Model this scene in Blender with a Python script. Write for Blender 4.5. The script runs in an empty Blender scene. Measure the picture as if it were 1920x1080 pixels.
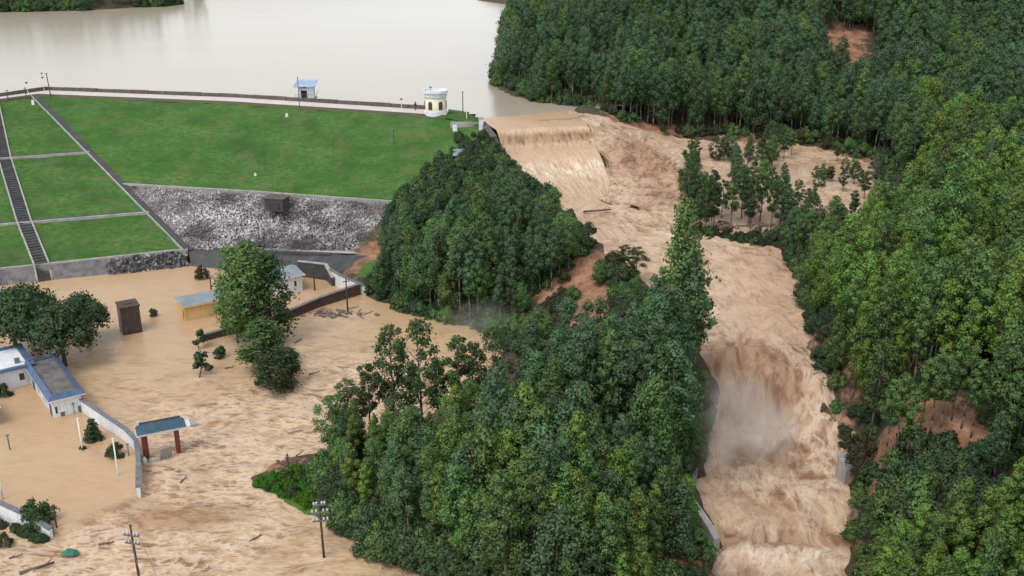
import bpy, bmesh, math, random
import numpy as np
from mathutils import Vector, Matrix, Euler
random.seed(7)
rng = np.random.default_rng(7)
scene = bpy.context.scene
col = scene.collection

# ------------------------------------------------------------------ camera, sky, sun, exposure
F, PITCH, CAMH = 1900.0, math.radians(20), 56.0      # focal length in 1920-wide pixels
cam_d = bpy.data.cameras.new('camera'); cam_d.sensor_width = 36; cam_d.lens = F / 1920 * 36
cam_d.clip_end = 5000; cam_d.clip_start = 0.5
cam = bpy.data.objects.new('camera', cam_d); col.objects.link(cam)
cam.location = (0, 0, CAMH); cam.rotation_euler = (math.pi / 2 - PITCH, 0, 0)
scene.camera = cam
scene.render.resolution_x, scene.render.resolution_y = 1024, 576

SUN_EL, SUN_AZ = math.radians(58), math.radians(215)   # azimuth clockwise from +Y
world = bpy.data.worlds.new('World'); scene.world = world; world.use_nodes = True
wn, wl = world.node_tree.nodes, world.node_tree.links
wn.clear()
sky = wn.new('ShaderNodeTexSky'); sky.sky_type = 'NISHITA'; sky.sun_disc = False
sky.sun_elevation = SUN_EL; sky.sun_rotation = SUN_AZ
sky.air_density = 1.0; sky.dust_density = 1.0; sky.ozone_density = 1.0
hs = wn.new('ShaderNodeHueSaturation'); hs.inputs['Saturation'].default_value = 0.26
bg = wn.new('ShaderNodeBackground'); bg.inputs['Strength'].default_value = 0.15
wo = wn.new('ShaderNodeOutputWorld')
wl.new(sky.outputs[0], hs.inputs['Color']); wl.new(hs.outputs[0], bg.inputs[0]); wl.new(bg.outputs[0], wo.inputs[0])
sun_d = bpy.data.lights.new('sun', 'SUN'); sun_d.energy = 0.95; sun_d.angle = math.radians(28); sun_d.color = (1, 0.96, 0.9)
sun = bpy.data.objects.new('sun', sun_d); col.objects.link(sun)
sd = Vector((math.sin(SUN_AZ) * math.cos(SUN_EL), math.cos(SUN_AZ) * math.cos(SUN_EL), math.sin(SUN_EL)))
sun.rotation_euler = sd.to_track_quat('Z', 'Y').to_euler(); sun.location = (0, 0, 120)
vs = scene.view_settings; vs.view_transform = 'Standard'; vs.look = 'None'; vs.gamma = 1; vs.exposure = 0.72
vs.use_curve_mapping = False
cy = scene.cycles; cy.max_bounces = 5; cy.diffuse_bounces = 2; cy.glossy_bounces = 2; cy.transmission_bounces = 2; cy.transparent_max_bounces = 4; cy.volume_bounces = 2

# ------------------------------------------------------------------ helpers
CP, SP = math.cos(PITCH), math.sin(PITCH)
def U(px, py, z=0.0):
    """world point at height z seen at a survey pixel of the 1920x1080 frame"""
    a = (px - 960) / F; b = (540 - py) / F
    d = (a, CP + b * SP, -SP + b * CP)
    t = (z - CAMH) / d[2]
    return Vector((d[0] * t, d[1] * t, z))
def PJ(p):
    z = p[2] - CAMH
    cz = p[1] * CP - z * SP; cy = p[1] * SP + z * CP
    return 960 + F * p[0] / cz, 540 - F * cy / cz
def SC(p):                       # pixels (1920 frame) per metre at a point
    return F / (p[1] * CP - (p[2] - CAMH) * SP)

def tag(o, label=None, cat=None, group=None, kind=None):
    if label: o['label'] = label
    if cat: o['category'] = cat
    if group: o['group'] = group
    if kind: o['kind'] = kind
    return o
def empty(name, loc=(0, 0, 0), rz=0.0, label=None, cat=None, group=None):
    o = bpy.data.objects.new(name, None); col.objects.link(o)
    o.location = loc; o.rotation_euler = (0, 0, rz); o.empty_display_size = 0.3
    return tag(o, label, cat, group)

class MB:
    def __init__(s): s.v = []; s.f = []
    def add(s, vs, fs):
        n = len(s.v); s.v += [tuple(p) for p in vs]; s.f += [tuple(i + n for i in q) for q in fs]; return s
    def box(s, c, size, rz=0.0, rx=0.0, ry=0.0, taper=1.0):
        m = Matrix.Translation(c) @ Euler((rx, ry, rz)).to_matrix().to_4x4()
        x, y, z = size[0] / 2, size[1] / 2, size[2] / 2
        vs = [m @ Vector((sx * x * (taper if sz > 0 else 1), sy * y * (taper if sz > 0 else 1), sz * z)) for sz in (-1, 1) for sx, sy in ((-1, -1), (1, -1), (1, 1), (-1, 1))]
        return s.add(vs, [(3, 2, 1, 0), (4, 5, 6, 7), (0, 1, 5, 4), (1, 2, 6, 5), (2, 3, 7, 6), (3, 0, 4, 7)])
    def tube(s, p0, p1, r0, r1=None, n=8, cap=True):
        r1 = r0 if r1 is None else r1
        p0, p1 = Vector(p0), Vector(p1); d = (p1 - p0)
        q = d.to_track_quat('Z', 'Y').to_matrix()
        a, b = q.col[0], q.col[1]
        vs = []
        for p, r in ((p0, r0), (p1, r1)):
            for k in range(n):
                t = 2 * math.pi * k / n; vs.append(p + a * (r * math.cos(t)) + b * (r * math.sin(t)))
        fs = [(k, (k + 1) % n, n + (k + 1) % n, n + k) for k in range(n)]
        if cap: fs += [tuple(range(n - 1, -1, -1)), tuple(range(n, 2 * n))]
        return s.add(vs, fs)
    def path(s, pts, radii, n=7):
        for i in range(len(pts) - 1): s.tube(pts[i], pts[i + 1], radii[i], radii[i + 1], n)
        return s
    def lathe(s, prof, n=24, c=(0, 0, 0)):
        vs = []; m = len(prof)
        for k in range(n):
            t = 2 * math.pi * k / n
            for r, z in prof: vs.append((c[0] + r * math.cos(t), c[1] + r * math.sin(t), c[2] + z))
        fs = [(k * m + i, ((k + 1) % n) * m + i, ((k + 1) % n) * m + i + 1, k * m + i + 1) for k in range(n) for i in range(m - 1)]
        return s.add(vs, fs)
    def blob(s, c, r, jit=0.25, sub=1, seed=0, squash=(1, 1, 1)):
        bm = bmesh.new(); bmesh.ops.create_icosphere(bm, subdivisions=sub, radius=1)
        rr = random.Random(seed)
        vs = [(c[0] + v.co.x * r * squash[0] * (k := 1 + rr.uniform(-jit, jit)), c[1] + v.co.y * r * squash[1] * k, c[2] + v.co.z * r * squash[2] * k) for v in bm.verts]
        fs = [tuple(v.index for v in f.verts) for f in bm.faces]
        bm.free(); return s.add(vs, fs)
    def build(s, name, m, parent=None, smooth=False, bevel=0.0):
        me = bpy.data.meshes.new(name); me.from_pydata(s.v, [], s.f); me.update()
        if bevel > 0:
            bm = bmesh.new(); bm.from_mesh(me)
            bmesh.ops.bevel(bm, geom=[e for e in bm.edges if e.is_manifold and e.calc_face_angle(0) > 0.5], offset=bevel, segments=1, affect='EDGES', clamp_overlap=True)
            bm.to_mesh(me); bm.free()
        if smooth: me.polygons.foreach_set('use_smooth', [True] * len(me.polygons))
        me.materials.append(m)
        o = bpy.data.objects.new(name, me); col.objects.link(o)
        if parent is not None: o.parent = parent
        return o

# value noise
def _h(ix, iy, seed):
    n = (ix.astype(np.int64) * 374761393 + iy.astype(np.int64) * 668265263 + seed * 974711) & 0x7fffffff
    n = ((n ^ (n >> 13)) * 1274126177) & 0x7fffffff
    return ((n ^ (n >> 16)) & 0xffff) / 65535.0
def vn(x, y, seed=0):
    ix, iy = np.floor(x), np.floor(y); fx, fy = x - ix, y - iy
    fx = fx * fx * (3 - 2 * fx); fy = fy * fy * (3 - 2 * fy)
    a = _h(ix, iy, seed); b = _h(ix + 1, iy, seed); c = _h(ix, iy + 1, seed); d = _h(ix + 1, iy + 1, seed)
    return (a + (b - a) * fx) * (1 - fy) + (c + (d - c) * fx) * fy
def fbm(x, y, seed=0, o=4):
    s = 0; a = 0.5
    for i in range(o): s = s + a * (vn(x, y, seed + i * 17) - 0.5) * 2; x = x * 2.03 + 5.1; y = y * 2.03 + 9.7; a *= 0.5
    return s
def sdf(P, poly):
    """signed distance of points P (n,2) to a polygon, negative inside"""
    P = np.asarray(P, float); V = np.asarray(poly, float)
    d = np.full(len(P), 1e9); ins = np.zeros(len(P), bool)
    for i in range(len(V)):
        a, b = V[i], V[(i + 1) % len(V)]
        e = b - a; w = P - a
        t = np.clip((w @ e) / (e @ e + 1e-12), 0, 1)
        d = np.minimum(d, np.hypot(*(w - t[:, None] * e).T))
        cnd = ((a[1] <= P[:, 1]) & (b[1] > P[:, 1])) | ((b[1] <= P[:, 1]) & (a[1] > P[:, 1]))
        with np.errstate(divide='ignore', invalid='ignore'):
            xi = a[0] + (P[:, 1] - a[1]) / (b[1] - a[1]) * (b[0] - a[0])
        ins ^= cnd & (P[:, 0] < xi)
    return np.where(ins, -d, d)
def ss(x, a, b):
    t = np.clip((x - a) / (b - a), 0, 1); return t * t * (3 - 2 * t)
class RBF:
    def __init__(s, pts):
        p = np.array(pts, float)
        _, i = np.unique(np.round(p[:, :2], 1), axis=0, return_index=True); p = p[np.sort(i)]
        s.c = p[:, :2]; n = len(p)
        A = np.zeros((n + 3, n + 3)); A[:n, :n] = np.hypot(s.c[:, None, 0] - s.c[None, :, 0], s.c[:, None, 1] - s.c[None, :, 1])
        A[:n, n] = 1; A[:n, n + 1:] = s.c; A[n, :n] = 1; A[n + 1:, :n] = s.c.T
        s.w = np.linalg.lstsq(A, np.r_[p[:, 2], 0, 0, 0], rcond=None)[0]
    def __call__(s, x, y):
        x = np.asarray(x, float).ravel(); y = np.asarray(y, float).ravel(); out = np.empty(len(x)); n = len(s.c)
        for k in range(0, len(x), 20000):
            X, Y = x[k:k + 20000], y[k:k + 20000]
            out[k:k + 20000] = np.hypot(X[:, None] - s.c[:, 0], Y[:, None] - s.c[:, 1]) @ s.w[:n] + s.w[n] + X * s.w[n + 1] + Y * s.w[n + 2]
        return out

# ------------------------------------------------------------------ materials
def nodes(name):
    m = bpy.data.materials.new(name); m.use_nodes = True
    nt = m.node_tree; b = nt.nodes['Principled BSDF']
    return m, nt, b
def N(nt, t, **kw):
    n = nt.nodes.new(t)
    for k, v in kw.items():
        if k.startswith('_'): setattr(n, k[1:], v)
        else: n.inputs[k.replace('__', ' ')].default_value = v
    return n
def noise(nt, vec, scale, detail=4, rough=0.55, dist=0.0):
    n = N(nt, 'ShaderNodeTexNoise', Scale=scale, Detail=detail, Roughness=rough, Distortion=dist)
    if vec is not None: nt.links.new(vec, n.inputs['Vector'])
    return n.outputs['Fac']
def ramp(nt, fac, stops):
    r = nt.nodes.new('ShaderNodeValToRGB'); e = r.color_ramp.elements
    while len(e) < len(stops): e.new(0.5)
    for i, (p, c) in enumerate(stops):
        e[i].position = p; e[i].color = (*c, 1) if len(c) == 3 else c
    nt.links.new(fac, r.inputs[0]); return r.outputs['Color']
def mixc(nt, fac, a, b, mode='MIX'):
    m = nt.nodes.new('ShaderNodeMix'); m.data_type = 'RGBA'; m.blend_type = mode
    for sock, v in ((m.inputs['Factor'], fac), (m.inputs['A'], a), (m.inputs['B'], b)):
        pass
    ins = {'f': m.inputs[0], 'a': m.inputs[6], 'b': m.inputs[7]}
    for k, v in (('f', fac), ('a', a), ('b', b)):
        if hasattr(v, 'links'): nt.links.new(v, ins[k])
        elif k == 'f': ins[k].default_value = v
        else: ins[k].default_value = (*v, 1)
    return m.outputs[2]
def math_(nt, op, a, b=0.0, c=None, clamp=False):
    n = nt.nodes.new('ShaderNodeMath'); n.operation = op; n.use_clamp = clamp
    for i, v in enumerate((a, b) if c is None else (a, b, c)):
        if hasattr(v, 'links'): nt.links.new(v, n.inputs[i])
        else: n.inputs[i].default_value = v
    return n.outputs[0]
def maprange(nt, v, a, b, c=0.0, d=1.0):
    n = nt.nodes.new('ShaderNodeMapRange'); n.inputs[1].default_value = a; n.inputs[2].default_value = b; n.inputs[3].default_value = c; n.inputs[4].default_value = d
    nt.links.new(v, n.inputs[0]); return n.outputs[0]
def bump(nt, b, h, strength, dist):
    n = N(nt, 'ShaderNodeBump', Strength=strength, Distance=dist); nt.links.new(h, n.inputs['Height']); nt.links.new(n.outputs[0], b.inputs['Normal'])
def attr(nt, name, out='Fac'):
    a = nt.nodes.new('ShaderNodeAttribute'); a.attribute_name = name; return a.outputs[out]
def pos(nt): return nt.nodes.new('ShaderNodeNewGeometry').outputs['Position']
def mapping(nt, vec, scale=(1, 1, 1), rot=(0, 0, 0)):
    m = nt.nodes.new('ShaderNodeMapping'); m.inputs['Scale'].default_value = scale; m.inputs['Rotation'].default_value = rot
    nt.links.new(vec, m.inputs['Vector']); return m.outputs[0]

def plain(name, c1, c2=None, scale=1.5, rough=0.8, bmp=0.15, metallic=0.0, wear=None):
    """painted / concrete / metal surface with uneven colour and fine relief"""
    m, nt, b = nodes(name); p = pos(nt)
    c2 = c2 or tuple(x * 0.72 for x in c1)
    f = noise(nt, p, scale, 6, 0.65)
    c = mixc(nt, maprange(nt, f, 0.35, 0.68), c1, c2)
    if wear:                                       # streaks running down
        f2 = noise(nt, mapping(nt, p, (3.5, 3.5, 0.35)), 1.2, 5, 0.7)
        c = mixc(nt, maprange(nt, f2, 0.52, 0.72, 0, 0.75), c, wear)
    nt.links.new(c, b.inputs['Base Color']); b.inputs['Roughness'].default_value = rough; b.inputs['Metallic'].default_value = metallic
    bump(nt, b, noise(nt, p, scale * 9, 4), bmp, 0.03)
    return m

def leaf_mat(name, dark, light, hue=0.03):
    m, nt, b = nodes(name)
    oi = nt.nodes.new('ShaderNodeObjectInfo')
    tone = attr(nt, 'tone')
    f = math_(nt, 'ADD', math_(nt, 'MULTIPLY', tone, 0.6), math_(nt, 'MULTIPLY', oi.outputs['Random'], 0.42), clamp=True)
    # stand-wide variation from tree to tree and place to place
    big = noise(nt, mapping(nt, pos(nt), (0.05, 0.05, 0.0)), 1.0, 2)
    f = math_(nt, 'ADD', f, maprange(nt, big, 0.35, 0.65, -0.18, 0.18), clamp=True)
    c = mixc(nt, f, dark, light)
    hsn = nt.nodes.new('ShaderNodeHueSaturation')
    nt.links.new(c, hsn.inputs['Color'])
    nt.links.new(maprange(nt, oi.outputs['Random'], 0, 1, 0.5 - hue, 0.5 + hue), hsn.inputs['Hue'])
    nt.links.new(hsn.outputs[0], b.inputs['Base Color'])
    b.inputs['Roughness'].default_value = 0.6; b.inputs['Specular IOR Level'].default_value = 0.25
    tr = N(nt, 'ShaderNodeBsdfTranslucent'); nt.links.new(hsn.outputs[0], tr.inputs['Color'])
    mx = N(nt, 'ShaderNodeMixShader', Fac=0.38); out = nt.nodes['Material Output']
    nt.links.new(b.outputs[0], mx.inputs[1]); nt.links.new(tr.outputs[0], mx.inputs[2]); nt.links.new(mx.outputs[0], out.inputs['Surface'])
    return m

M = {}
M['white'] = plain('white_render', (0.74, 0.76, 0.78), (0.6, 0.62, 0.64), 0.8, 0.75, 0.1, wear=(0.42, 0.4, 0.36))
M['whitepole'] = plain('white_pole_paint', (0.8, 0.8, 0.8), (0.68, 0.68, 0.68), 2, 0.5, 0.05)
M['cream'] = plain('cream_render', (0.76, 0.72, 0.56), (0.66, 0.62, 0.47), 0.9, 0.8, 0.1, wear=(0.4, 0.36, 0.24))
M['yellow'] = plain('yellow_render', (0.68, 0.48, 0.2), (0.56, 0.38, 0.15), 0.7, 0.8, 0.1, wear=(0.33, 0.22, 0.1))
M['blue'] = plain('blue_roof_tile', (0.085, 0.14, 0.25), (0.055, 0.09, 0.16), 1.4, 0.45, 0.2)
M['teal'] = plain('dark_teal_tile', (0.035, 0.09, 0.13), (0.02, 0.05, 0.075), 1.4, 0.5, 0.2)
M['roofgrey'] = plain('grey_roof_felt', (0.17, 0.155, 0.15), (0.075, 0.07, 0.065), 0.9, 0.9, 0.3)
M['roofslab'] = plain('blue_grey_roof_slab', (0.26, 0.3, 0.33), (0.18, 0.2, 0.22), 0.6, 0.8, 0.15)
M['coping'] = plain('grey_coping', (0.18, 0.19, 0.2), (0.1, 0.105, 0.11), 1.2, 0.85, 0.2)
M['conc'] = plain('concrete', (0.42, 0.4, 0.37), (0.26, 0.25, 0.23), 0.7, 0.9, 0.25, wear=(0.16, 0.14, 0.12))
M['concdark'] = plain('dark_wet_concrete', (0.075, 0.075, 0.075), (0.035, 0.037, 0.037), 0.6, 0.8, 0.3)
M['road'] = plain('pale_concrete_road', (0.6, 0.56, 0.52), (0.5, 0.47, 0.43), 0.4, 0.9, 0.15)
M['parapet'] = plain('dark_parapet_stone', (0.13, 0.1, 0.09), (0.07, 0.055, 0.05), 0.9, 0.9, 0.3)
M['brownwall'] = plain('brown_brick_render', (0.1, 0.06, 0.05), (0.06, 0.035, 0.03), 1.2, 0.9, 0.4)
M['darkbrown'] = plain('weathered_brown_cladding', (0.085, 0.06, 0.055), (0.045, 0.032, 0.03), 1.1, 0.7, 0.35, wear=(0.15, 0.12, 0.11))
M['palegrey'] = plain('pale_grey_strip', (0.3, 0.28, 0.28), (0.2, 0.18, 0.18), 1.4, 0.7, 0.2)
M['maroon'] = plain('maroon_column_tile', (0.16, 0.035, 0.025), (0.1, 0.022, 0.016), 2.2, 0.5, 0.15)
M['glass'] = plain('dark_window_glass', (0.035, 0.045, 0.05), (0.02, 0.025, 0.03), 1, 0.12, 0.02)
M['door'] = plain('dark_door_paint', (0.05, 0.04, 0.04), (0.03, 0.025, 0.025), 1, 0.5, 0.1)
M['doorgrey'] = plain('grey_door_paint', (0.14, 0.14, 0.15), (0.1, 0.1, 0.11), 1, 0.5, 0.1)
M['wood'] = plain('dark_pole_wood', (0.075, 0.05, 0.038), (0.045, 0.03, 0.022), 2, 0.9, 0.4)
M['steel'] = plain('grey_steel', (0.22, 0.23, 0.24), (0.14, 0.145, 0.15), 2, 0.5, 0.1, 0.5)
M['porcelain'] = plain('pale_insulator', (0.55, 0.55, 0.55), (0.42, 0.42, 0.42), 3, 0.35, 0.05)
M['bark'] = plain('eucalyptus_bark', (0.17, 0.145, 0.115), (0.085, 0.07, 0.055), 0.8, 0.9, 0.4)
M['barkdark'] = plain('dark_bark', (0.085, 0.065, 0.05), (0.045, 0.033, 0.026), 1.2, 0.9, 0.5)
M['green'] = plain('green_tarpaulin', (0.02, 0.2, 0.13), (0.015, 0.12, 0.08), 1.5, 0.5, 0.3)
M['debris'] = plain('wet_driftwood', (0.16, 0.11, 0.075), (0.07, 0.045, 0.03), 1.5, 0.85, 0.5)
M['debrisgrey'] = plain('grey_rubble', (0.2, 0.16, 0.14), (0.1, 0.08, 0.07), 1.5, 0.9, 0.5)
M['bluepane'] = plain('pale_blue_roof_sheet', (0.4, 0.5, 0.6), (0.16, 0.25, 0.42), 0.7, 0.35, 0.1)
M['skin'] = plain('skin', (0.5, 0.33, 0.24), None, 3, 0.6, 0.02)
M['cloth'] = plain('dark_cloth', (0.04, 0.04, 0.06), None, 3, 0.8, 0.1)
L = {}
L['euc'] = leaf_mat('eucalyptus_leaves', (0.062, 0.115, 0.05), (0.22, 0.35, 0.1))
L['eucB'] = leaf_mat('bluish_eucalyptus_leaves', (0.06, 0.112, 0.064), (0.175, 0.285, 0.125))
L['bright'] = leaf_mat('young_eucalyptus_leaves', (0.09, 0.17, 0.045), (0.3, 0.45, 0.095))
L['sparse'] = leaf_mat('thin_eucalyptus_leaves', (0.045, 0.08, 0.034), (0.13, 0.2, 0.065))
L['broad'] = leaf_mat('dark_broad_leaves', (0.045, 0.078, 0.042), (0.11, 0.175, 0.075))
L['bush'] = leaf_mat('shrub_leaves', (0.042, 0.078, 0.034), (0.115, 0.18, 0.065))
L['dry'] = leaf_mat('muddied_shrub_leaves', (0.06, 0.06, 0.035), (0.12, 0.12, 0.06))
L['lush'] = leaf_mat('lush_grass_blades', (0.05, 0.15, 0.015), (0.13, 0.34, 0.03))

def water_mat(name, base, dark, foam, rough, sxy=(1, 1, 1), rot=0.0, scale=1.0, bumpd=0.1, use_uv=False, streak=1.0):
    m, nt, b = nodes(name)
    if use_uv:
        uv = nt.nodes.new('ShaderNodeUVMap'); uv.uv_map = 'flow'; p = uv.outputs[0]
    else: p = pos(nt)
    p = mapping(nt, p, sxy, (0, 0, rot))
    turb = attr(nt, 'turb'); crest = attr(nt, 'crest')
    warp = N(nt, 'ShaderNodeTexNoise', Scale=0.22 * scale, Detail=3); nt.links.new(p, warp.inputs['Vector'])
    vm = nt.nodes.new('ShaderNodeVectorMath'); vm.operation = 'MULTIPLY_ADD'
    nt.links.new(warp.outputs['Color'], vm.inputs[0]); vm.inputs[1].default_value = (2.6 / scale, 2.6 / scale, 0); nt.links.new(p, vm.inputs[2])
    w = vm.outputs[0]
    n1 = noise(nt, w, 0.5 * scale, 7, 0.62, 0.15); n2 = noise(nt, mapping(nt, w, (1, 1, 1), (0, 0, 0.3)), 0.85 * scale, 7, 0.62, 0.3)
    n3 = noise(nt, p, 0.06 * scale, 3); n4 = noise(nt, mapping(nt, w, (1, 1, 1), (0, 0, 0.7)), 2.4 * scale, 6, 0.7, 0.4)
    d1 = math_(nt, 'MULTIPLY', maprange(nt, n1, 0.47, 0.66), math_(nt, 'MULTIPLY', turb, streak), clamp=True)
    d1 = math_(nt, 'MAXIMUM', d1, math_(nt, 'MULTIPLY', attr(nt, 'silt_shade'), maprange(nt, n2, 0.3, 0.62)))
    ridge = math_(nt, 'ABSOLUTE', math_(nt, 'SUBTRACT', n2, 0.5))
    f1 = math_(nt, 'MULTIPLY', maprange(nt, ridge, 0.09, 0.0), math_(nt, 'MULTIPLY', turb, 0.75), clamp=True)
    f1 = math_(nt, 'MAXIMUM', f1, math_(nt, 'MULTIPLY', crest, maprange(nt, math_(nt, 'ADD', math_(nt, 'MULTIPLY', n2, 0.5), math_(nt, 'MULTIPLY', n4, 0.5)), 0.43, 0.56)))
    f1 = math_(nt, 'MAXIMUM', f1, math_(nt, 'MULTIPLY', maprange(nt, n4, 0.58, 0.68), math_(nt, 'MULTIPLY', turb, 0.7)), clamp=True)
    d1 = math_(nt, 'MAXIMUM', d1, math_(nt, 'MULTIPLY', maprange(nt, n4, 0.45, 0.33), math_(nt, 'MULTIPLY', turb, 0.8)), clamp=True)
    f1 = math_(nt, 'MULTIPLY', f1, math_(nt, 'SUBTRACT', 1.0, math_(nt, 'MULTIPLY', attr(nt, 'silt_shade'), 0.85), clamp=True))
    c = mixc(nt, maprange(nt, n3, 0.35, 0.65, 0.0, 0.45), base, tuple(x * y for x, y in zip(base, (0.9, 0.82, 0.72))))
    c = mixc(nt, d1, c, dark); c = mixc(nt, f1, c, foam)
    nt.links.new(c, b.inputs['Base Color'])
    nt.links.new(maprange(nt, math_(nt, 'MAXIMUM', turb, f1), 0, 1, rough, 0.6), b.inputs['Roughness'])
    b.inputs['IOR'].default_value = 1.33
    fine = noise(nt, mapping(nt, p, (1, 2.2, 1)), 1.6 * scale, 5, 0.6, 0.3)
    h = math_(nt, 'ADD', math_(nt, 'MULTIPLY', fine, 0.35), math_(nt, 'MULTIPLY', n1, math_(nt, 'MULTIPLY', turb, 2.2)))
    h = math_(nt, 'ADD', h, math_(nt, 'MULTIPLY', n2, math_(nt, 'MULTIPLY', turb, 1.2)))
    h = math_(nt, 'ADD', h, math_(nt, 'MULTIPLY', n4, math_(nt, 'MULTIPLY', turb, 0.9)))
    bump(nt, b, h, 0.6, bumpd)
    return m
MUD, MUDD, FOAM = (0.5, 0.34, 0.195), (0.25, 0.135, 0.07), (0.74, 0.58, 0.44)
M['flood'] = water_mat('muddy_flood_water', MUD, MUDD, FOAM, 0.14, (0.55, 1.2, 1), 0.5, 1.0, 0.2, False, 1.5)
M['river'] = water_mat('churning_mud_river', (0.53, 0.355, 0.23), (0.23, 0.115, 0.06), (0.78, 0.64, 0.5), 0.3, (0.95, 0.5, 1), 0, 1.0, 0.5, True, 1.5)
M['lake'] = water_mat('still_silty_reservoir', (0.41, 0.36, 0.28), (0.36, 0.315, 0.24), FOAM, 0.19, (0.4, 1.2, 1), 0.2, 0.5, 0.02)
M['weir'] = water_mat('falling_mud_water', (0.52, 0.345, 0.21), (0.17, 0.095, 0.045), (0.82, 0.7, 0.54), 0.3, (2.2, 0.35, 1), 0, 1.0, 0.3, True)

def ground_mat():
    m, nt, b = nodes('wooded_ground'); p = pos(nt)
    soil = attr(nt, 'soil'); grass = attr(nt, 'grass')
    f = noise(nt, p, 0.5, 7, 0.68); f2 = noise(nt, p, 2.5, 6, 0.7)
    litter = ramp(nt, f2, [(0.3, (0.026, 0.022, 0.013)), (0.5, (0.065, 0.055, 0.028)), (0.7, (0.14, 0.09, 0.05))])
    red = ramp(nt, f, [(0.3, (0.11, 0.055, 0.033)), (0.45, (0.24, 0.12, 0.068)), (0.58, (0.36, 0.19, 0.11)), (0.72, (0.48, 0.3, 0.19))])
    gr = ramp(nt, f2, [(0.3, (0.035, 0.085, 0.015)), (0.7, (0.09, 0.2, 0.03))])
    edge = maprange(nt, math_(nt, 'ADD', soil, math_(nt, 'MULTIPLY', math_(nt, 'SUBTRACT', f, 0.5), 1.3)), 0.35, 0.6)
    c = mixc(nt, edge, litter, red)
    c = mixc(nt, maprange(nt, math_(nt, 'ADD', grass, math_(nt, 'MULTIPLY', math_(nt, 'SUBTRACT', f2, 0.5), 0.8)), 0.35, 0.6), c, gr)
    nt.links.new(c, b.inputs['Base Color']); b.inputs['Roughness'].default_value = 0.95
    bump(nt, b, math_(nt, 'ADD', f, math_(nt, 'MULTIPLY', f2, 0.4)), 0.9, 0.6)
    return m
M['ground'] = ground_mat()
def grass_mat():
    m, nt, b = nodes('mown_dam_grass'); p = pos(nt)
    f = noise(nt, mapping(nt, p, (0.12, 0.12, 0.5)), 1, 5, 0.6); f2 = noise(nt, mapping(nt, p, (0.8, 0.8, 4)), 1.2, 6, 0.7); f3 = noise(nt, p, 7, 4, 0.8)
    c = ramp(nt, f, [(0.3, (0.038, 0.098, 0.022)), (0.5, (0.072, 0.17, 0.033)), (0.7, (0.125, 0.215, 0.053))])
    c = mixc(nt, maprange(nt, f2, 0.4, 0.6, 0, 0.9), c, (0.04, 0.105, 0.026))
    c = mixc(nt, maprange(nt, f3, 0.5, 0.7, 0, 0.35), c, (0.11, 0.2, 0.035))
    dry = noise(nt, p, 0.25, 6, 0.7)
    c = mixc(nt, maprange(nt, dry, 0.5, 0.68, 0, 0.75), c, (0.125, 0.15, 0.06))
    nt.links.new(c, b.inputs['Base Color']); b.inputs['Roughness'].default_value = 0.9; b.inputs['Specular IOR Level'].default_value = 0.15
    bump(nt, b, math_(nt, 'ADD', f2, math_(nt, 'MULTIPLY', f3, 0.7)), 0.8, 0.3)
    return m
M['grass'] = grass_mat()
def rock_mat():
    m, nt, b = nodes('rubble_stone')
    t = attr(nt, 'tone'); p = pos(nt); f = noise(nt, p, 3, 6, 0.7)
    big = noise(nt, mapping(nt, p, (0.13, 0.13, 0.25)), 1, 4, 0.6)
    v = math_(nt, 'ADD', math_(nt, 'MULTIPLY', t, 0.75), math_(nt, 'MULTIPLY', f, 0.25))
    v = math_(nt, 'ADD', v, maprange(nt, big, 0.38, 0.66, 0.2, -0.3), clamp=True)
    c = ramp(nt, v, [(0.1, (0.03, 0.03, 0.03)), (0.42, (0.13, 0.12, 0.125)), (0.62, (0.36, 0.34, 0.35)), (0.85, (0.62, 0.6, 0.6))])
    nt.links.new(c, b.inputs['Base Color']); b.inputs['Roughness'].default_value = 0.9
    bump(nt, b, f, 0.5, 0.1)
    return m
M['rock'] = rock_mat()

# ------------------------------------------------------------------ surveyed levels: river, pool, terrain
SECT = [  # left bank, right bank, water level of the spill channel, downstream order
    ((1055, 388), (1290, 398), 9.6), ((1105, 440), (1300, 420), 9.1), ((1140, 476), (1455, 452), 8.7), ((1180, 505), (1480, 485), 8.3),
    ((1225, 540), (1503, 530), 7.6), ((1275, 590), (1512, 590), 6.9), ((1312, 640), (1522, 640), 6.2), ((1322, 680), (1532, 690), 5.4),
    ((1322, 730), (1540, 740), 3.4), ((1312, 800), (1552, 805), 0.6), ((1300, 860), (1580, 865), -1.2), ((1294, 900), (1605, 905), -1.7),
    ((1318, 950), (1612, 950), -2.0), ((1342, 998), (1606, 996), -2.4), ((1345, 1022), (1608, 1018), -3.6), ((1325, 1080), (1600, 1078), -4.0), ((1290, 1200), (1600, 1200), -4.5)]
POOL = [((1078, 212), 18.0), ((1140, 222), 17.0), ((1235, 250), 13.4), ((1280, 256), 12.0), ((1400, 262), 11.5), ((1540, 276), 11.2), ((1640, 308), 11.0), ((1725, 390), 10.8),
        ((1690, 425), 10.7), ((1590, 418), 10.5), ((1500, 452), 10.0), ((1455, 452), 8.9), ((1300, 420), 9.2), ((1150, 372), 9.9), ((1142, 300), 12.4), ((1108, 240), 17.0)]
rpts = []
for a, b, z in SECT:
    A, B = U(*a, z), U(*b, z)
    for t in (0, 0.33, 0.67, 1): rpts.append(tuple(A.lerp(B, t)))
for a, z in POOL: rpts.append(tuple(U(*a, z)))
for a, z in (((1180, 255), 14.6), ((1200, 300), 11.9), ((1220, 345), 10.7), ((1300, 330), 10.9), ((1400, 360), 10.5), ((1500, 330), 11.0), ((1600, 370), 10.8), ((1390, 400), 10.2), ((1110, 225), 17.3)):
    rpts.append(tuple(U(*a, z)))
RIV = RBF(rpts)
chan_poly = [U(*a, z)[:2] for a, b, z in SECT] + [U(*b, z)[:2] for a, b, z in reversed(SECT)]
pool_poly = [U(*a, z)[:2] for a, z in POOL]
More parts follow.
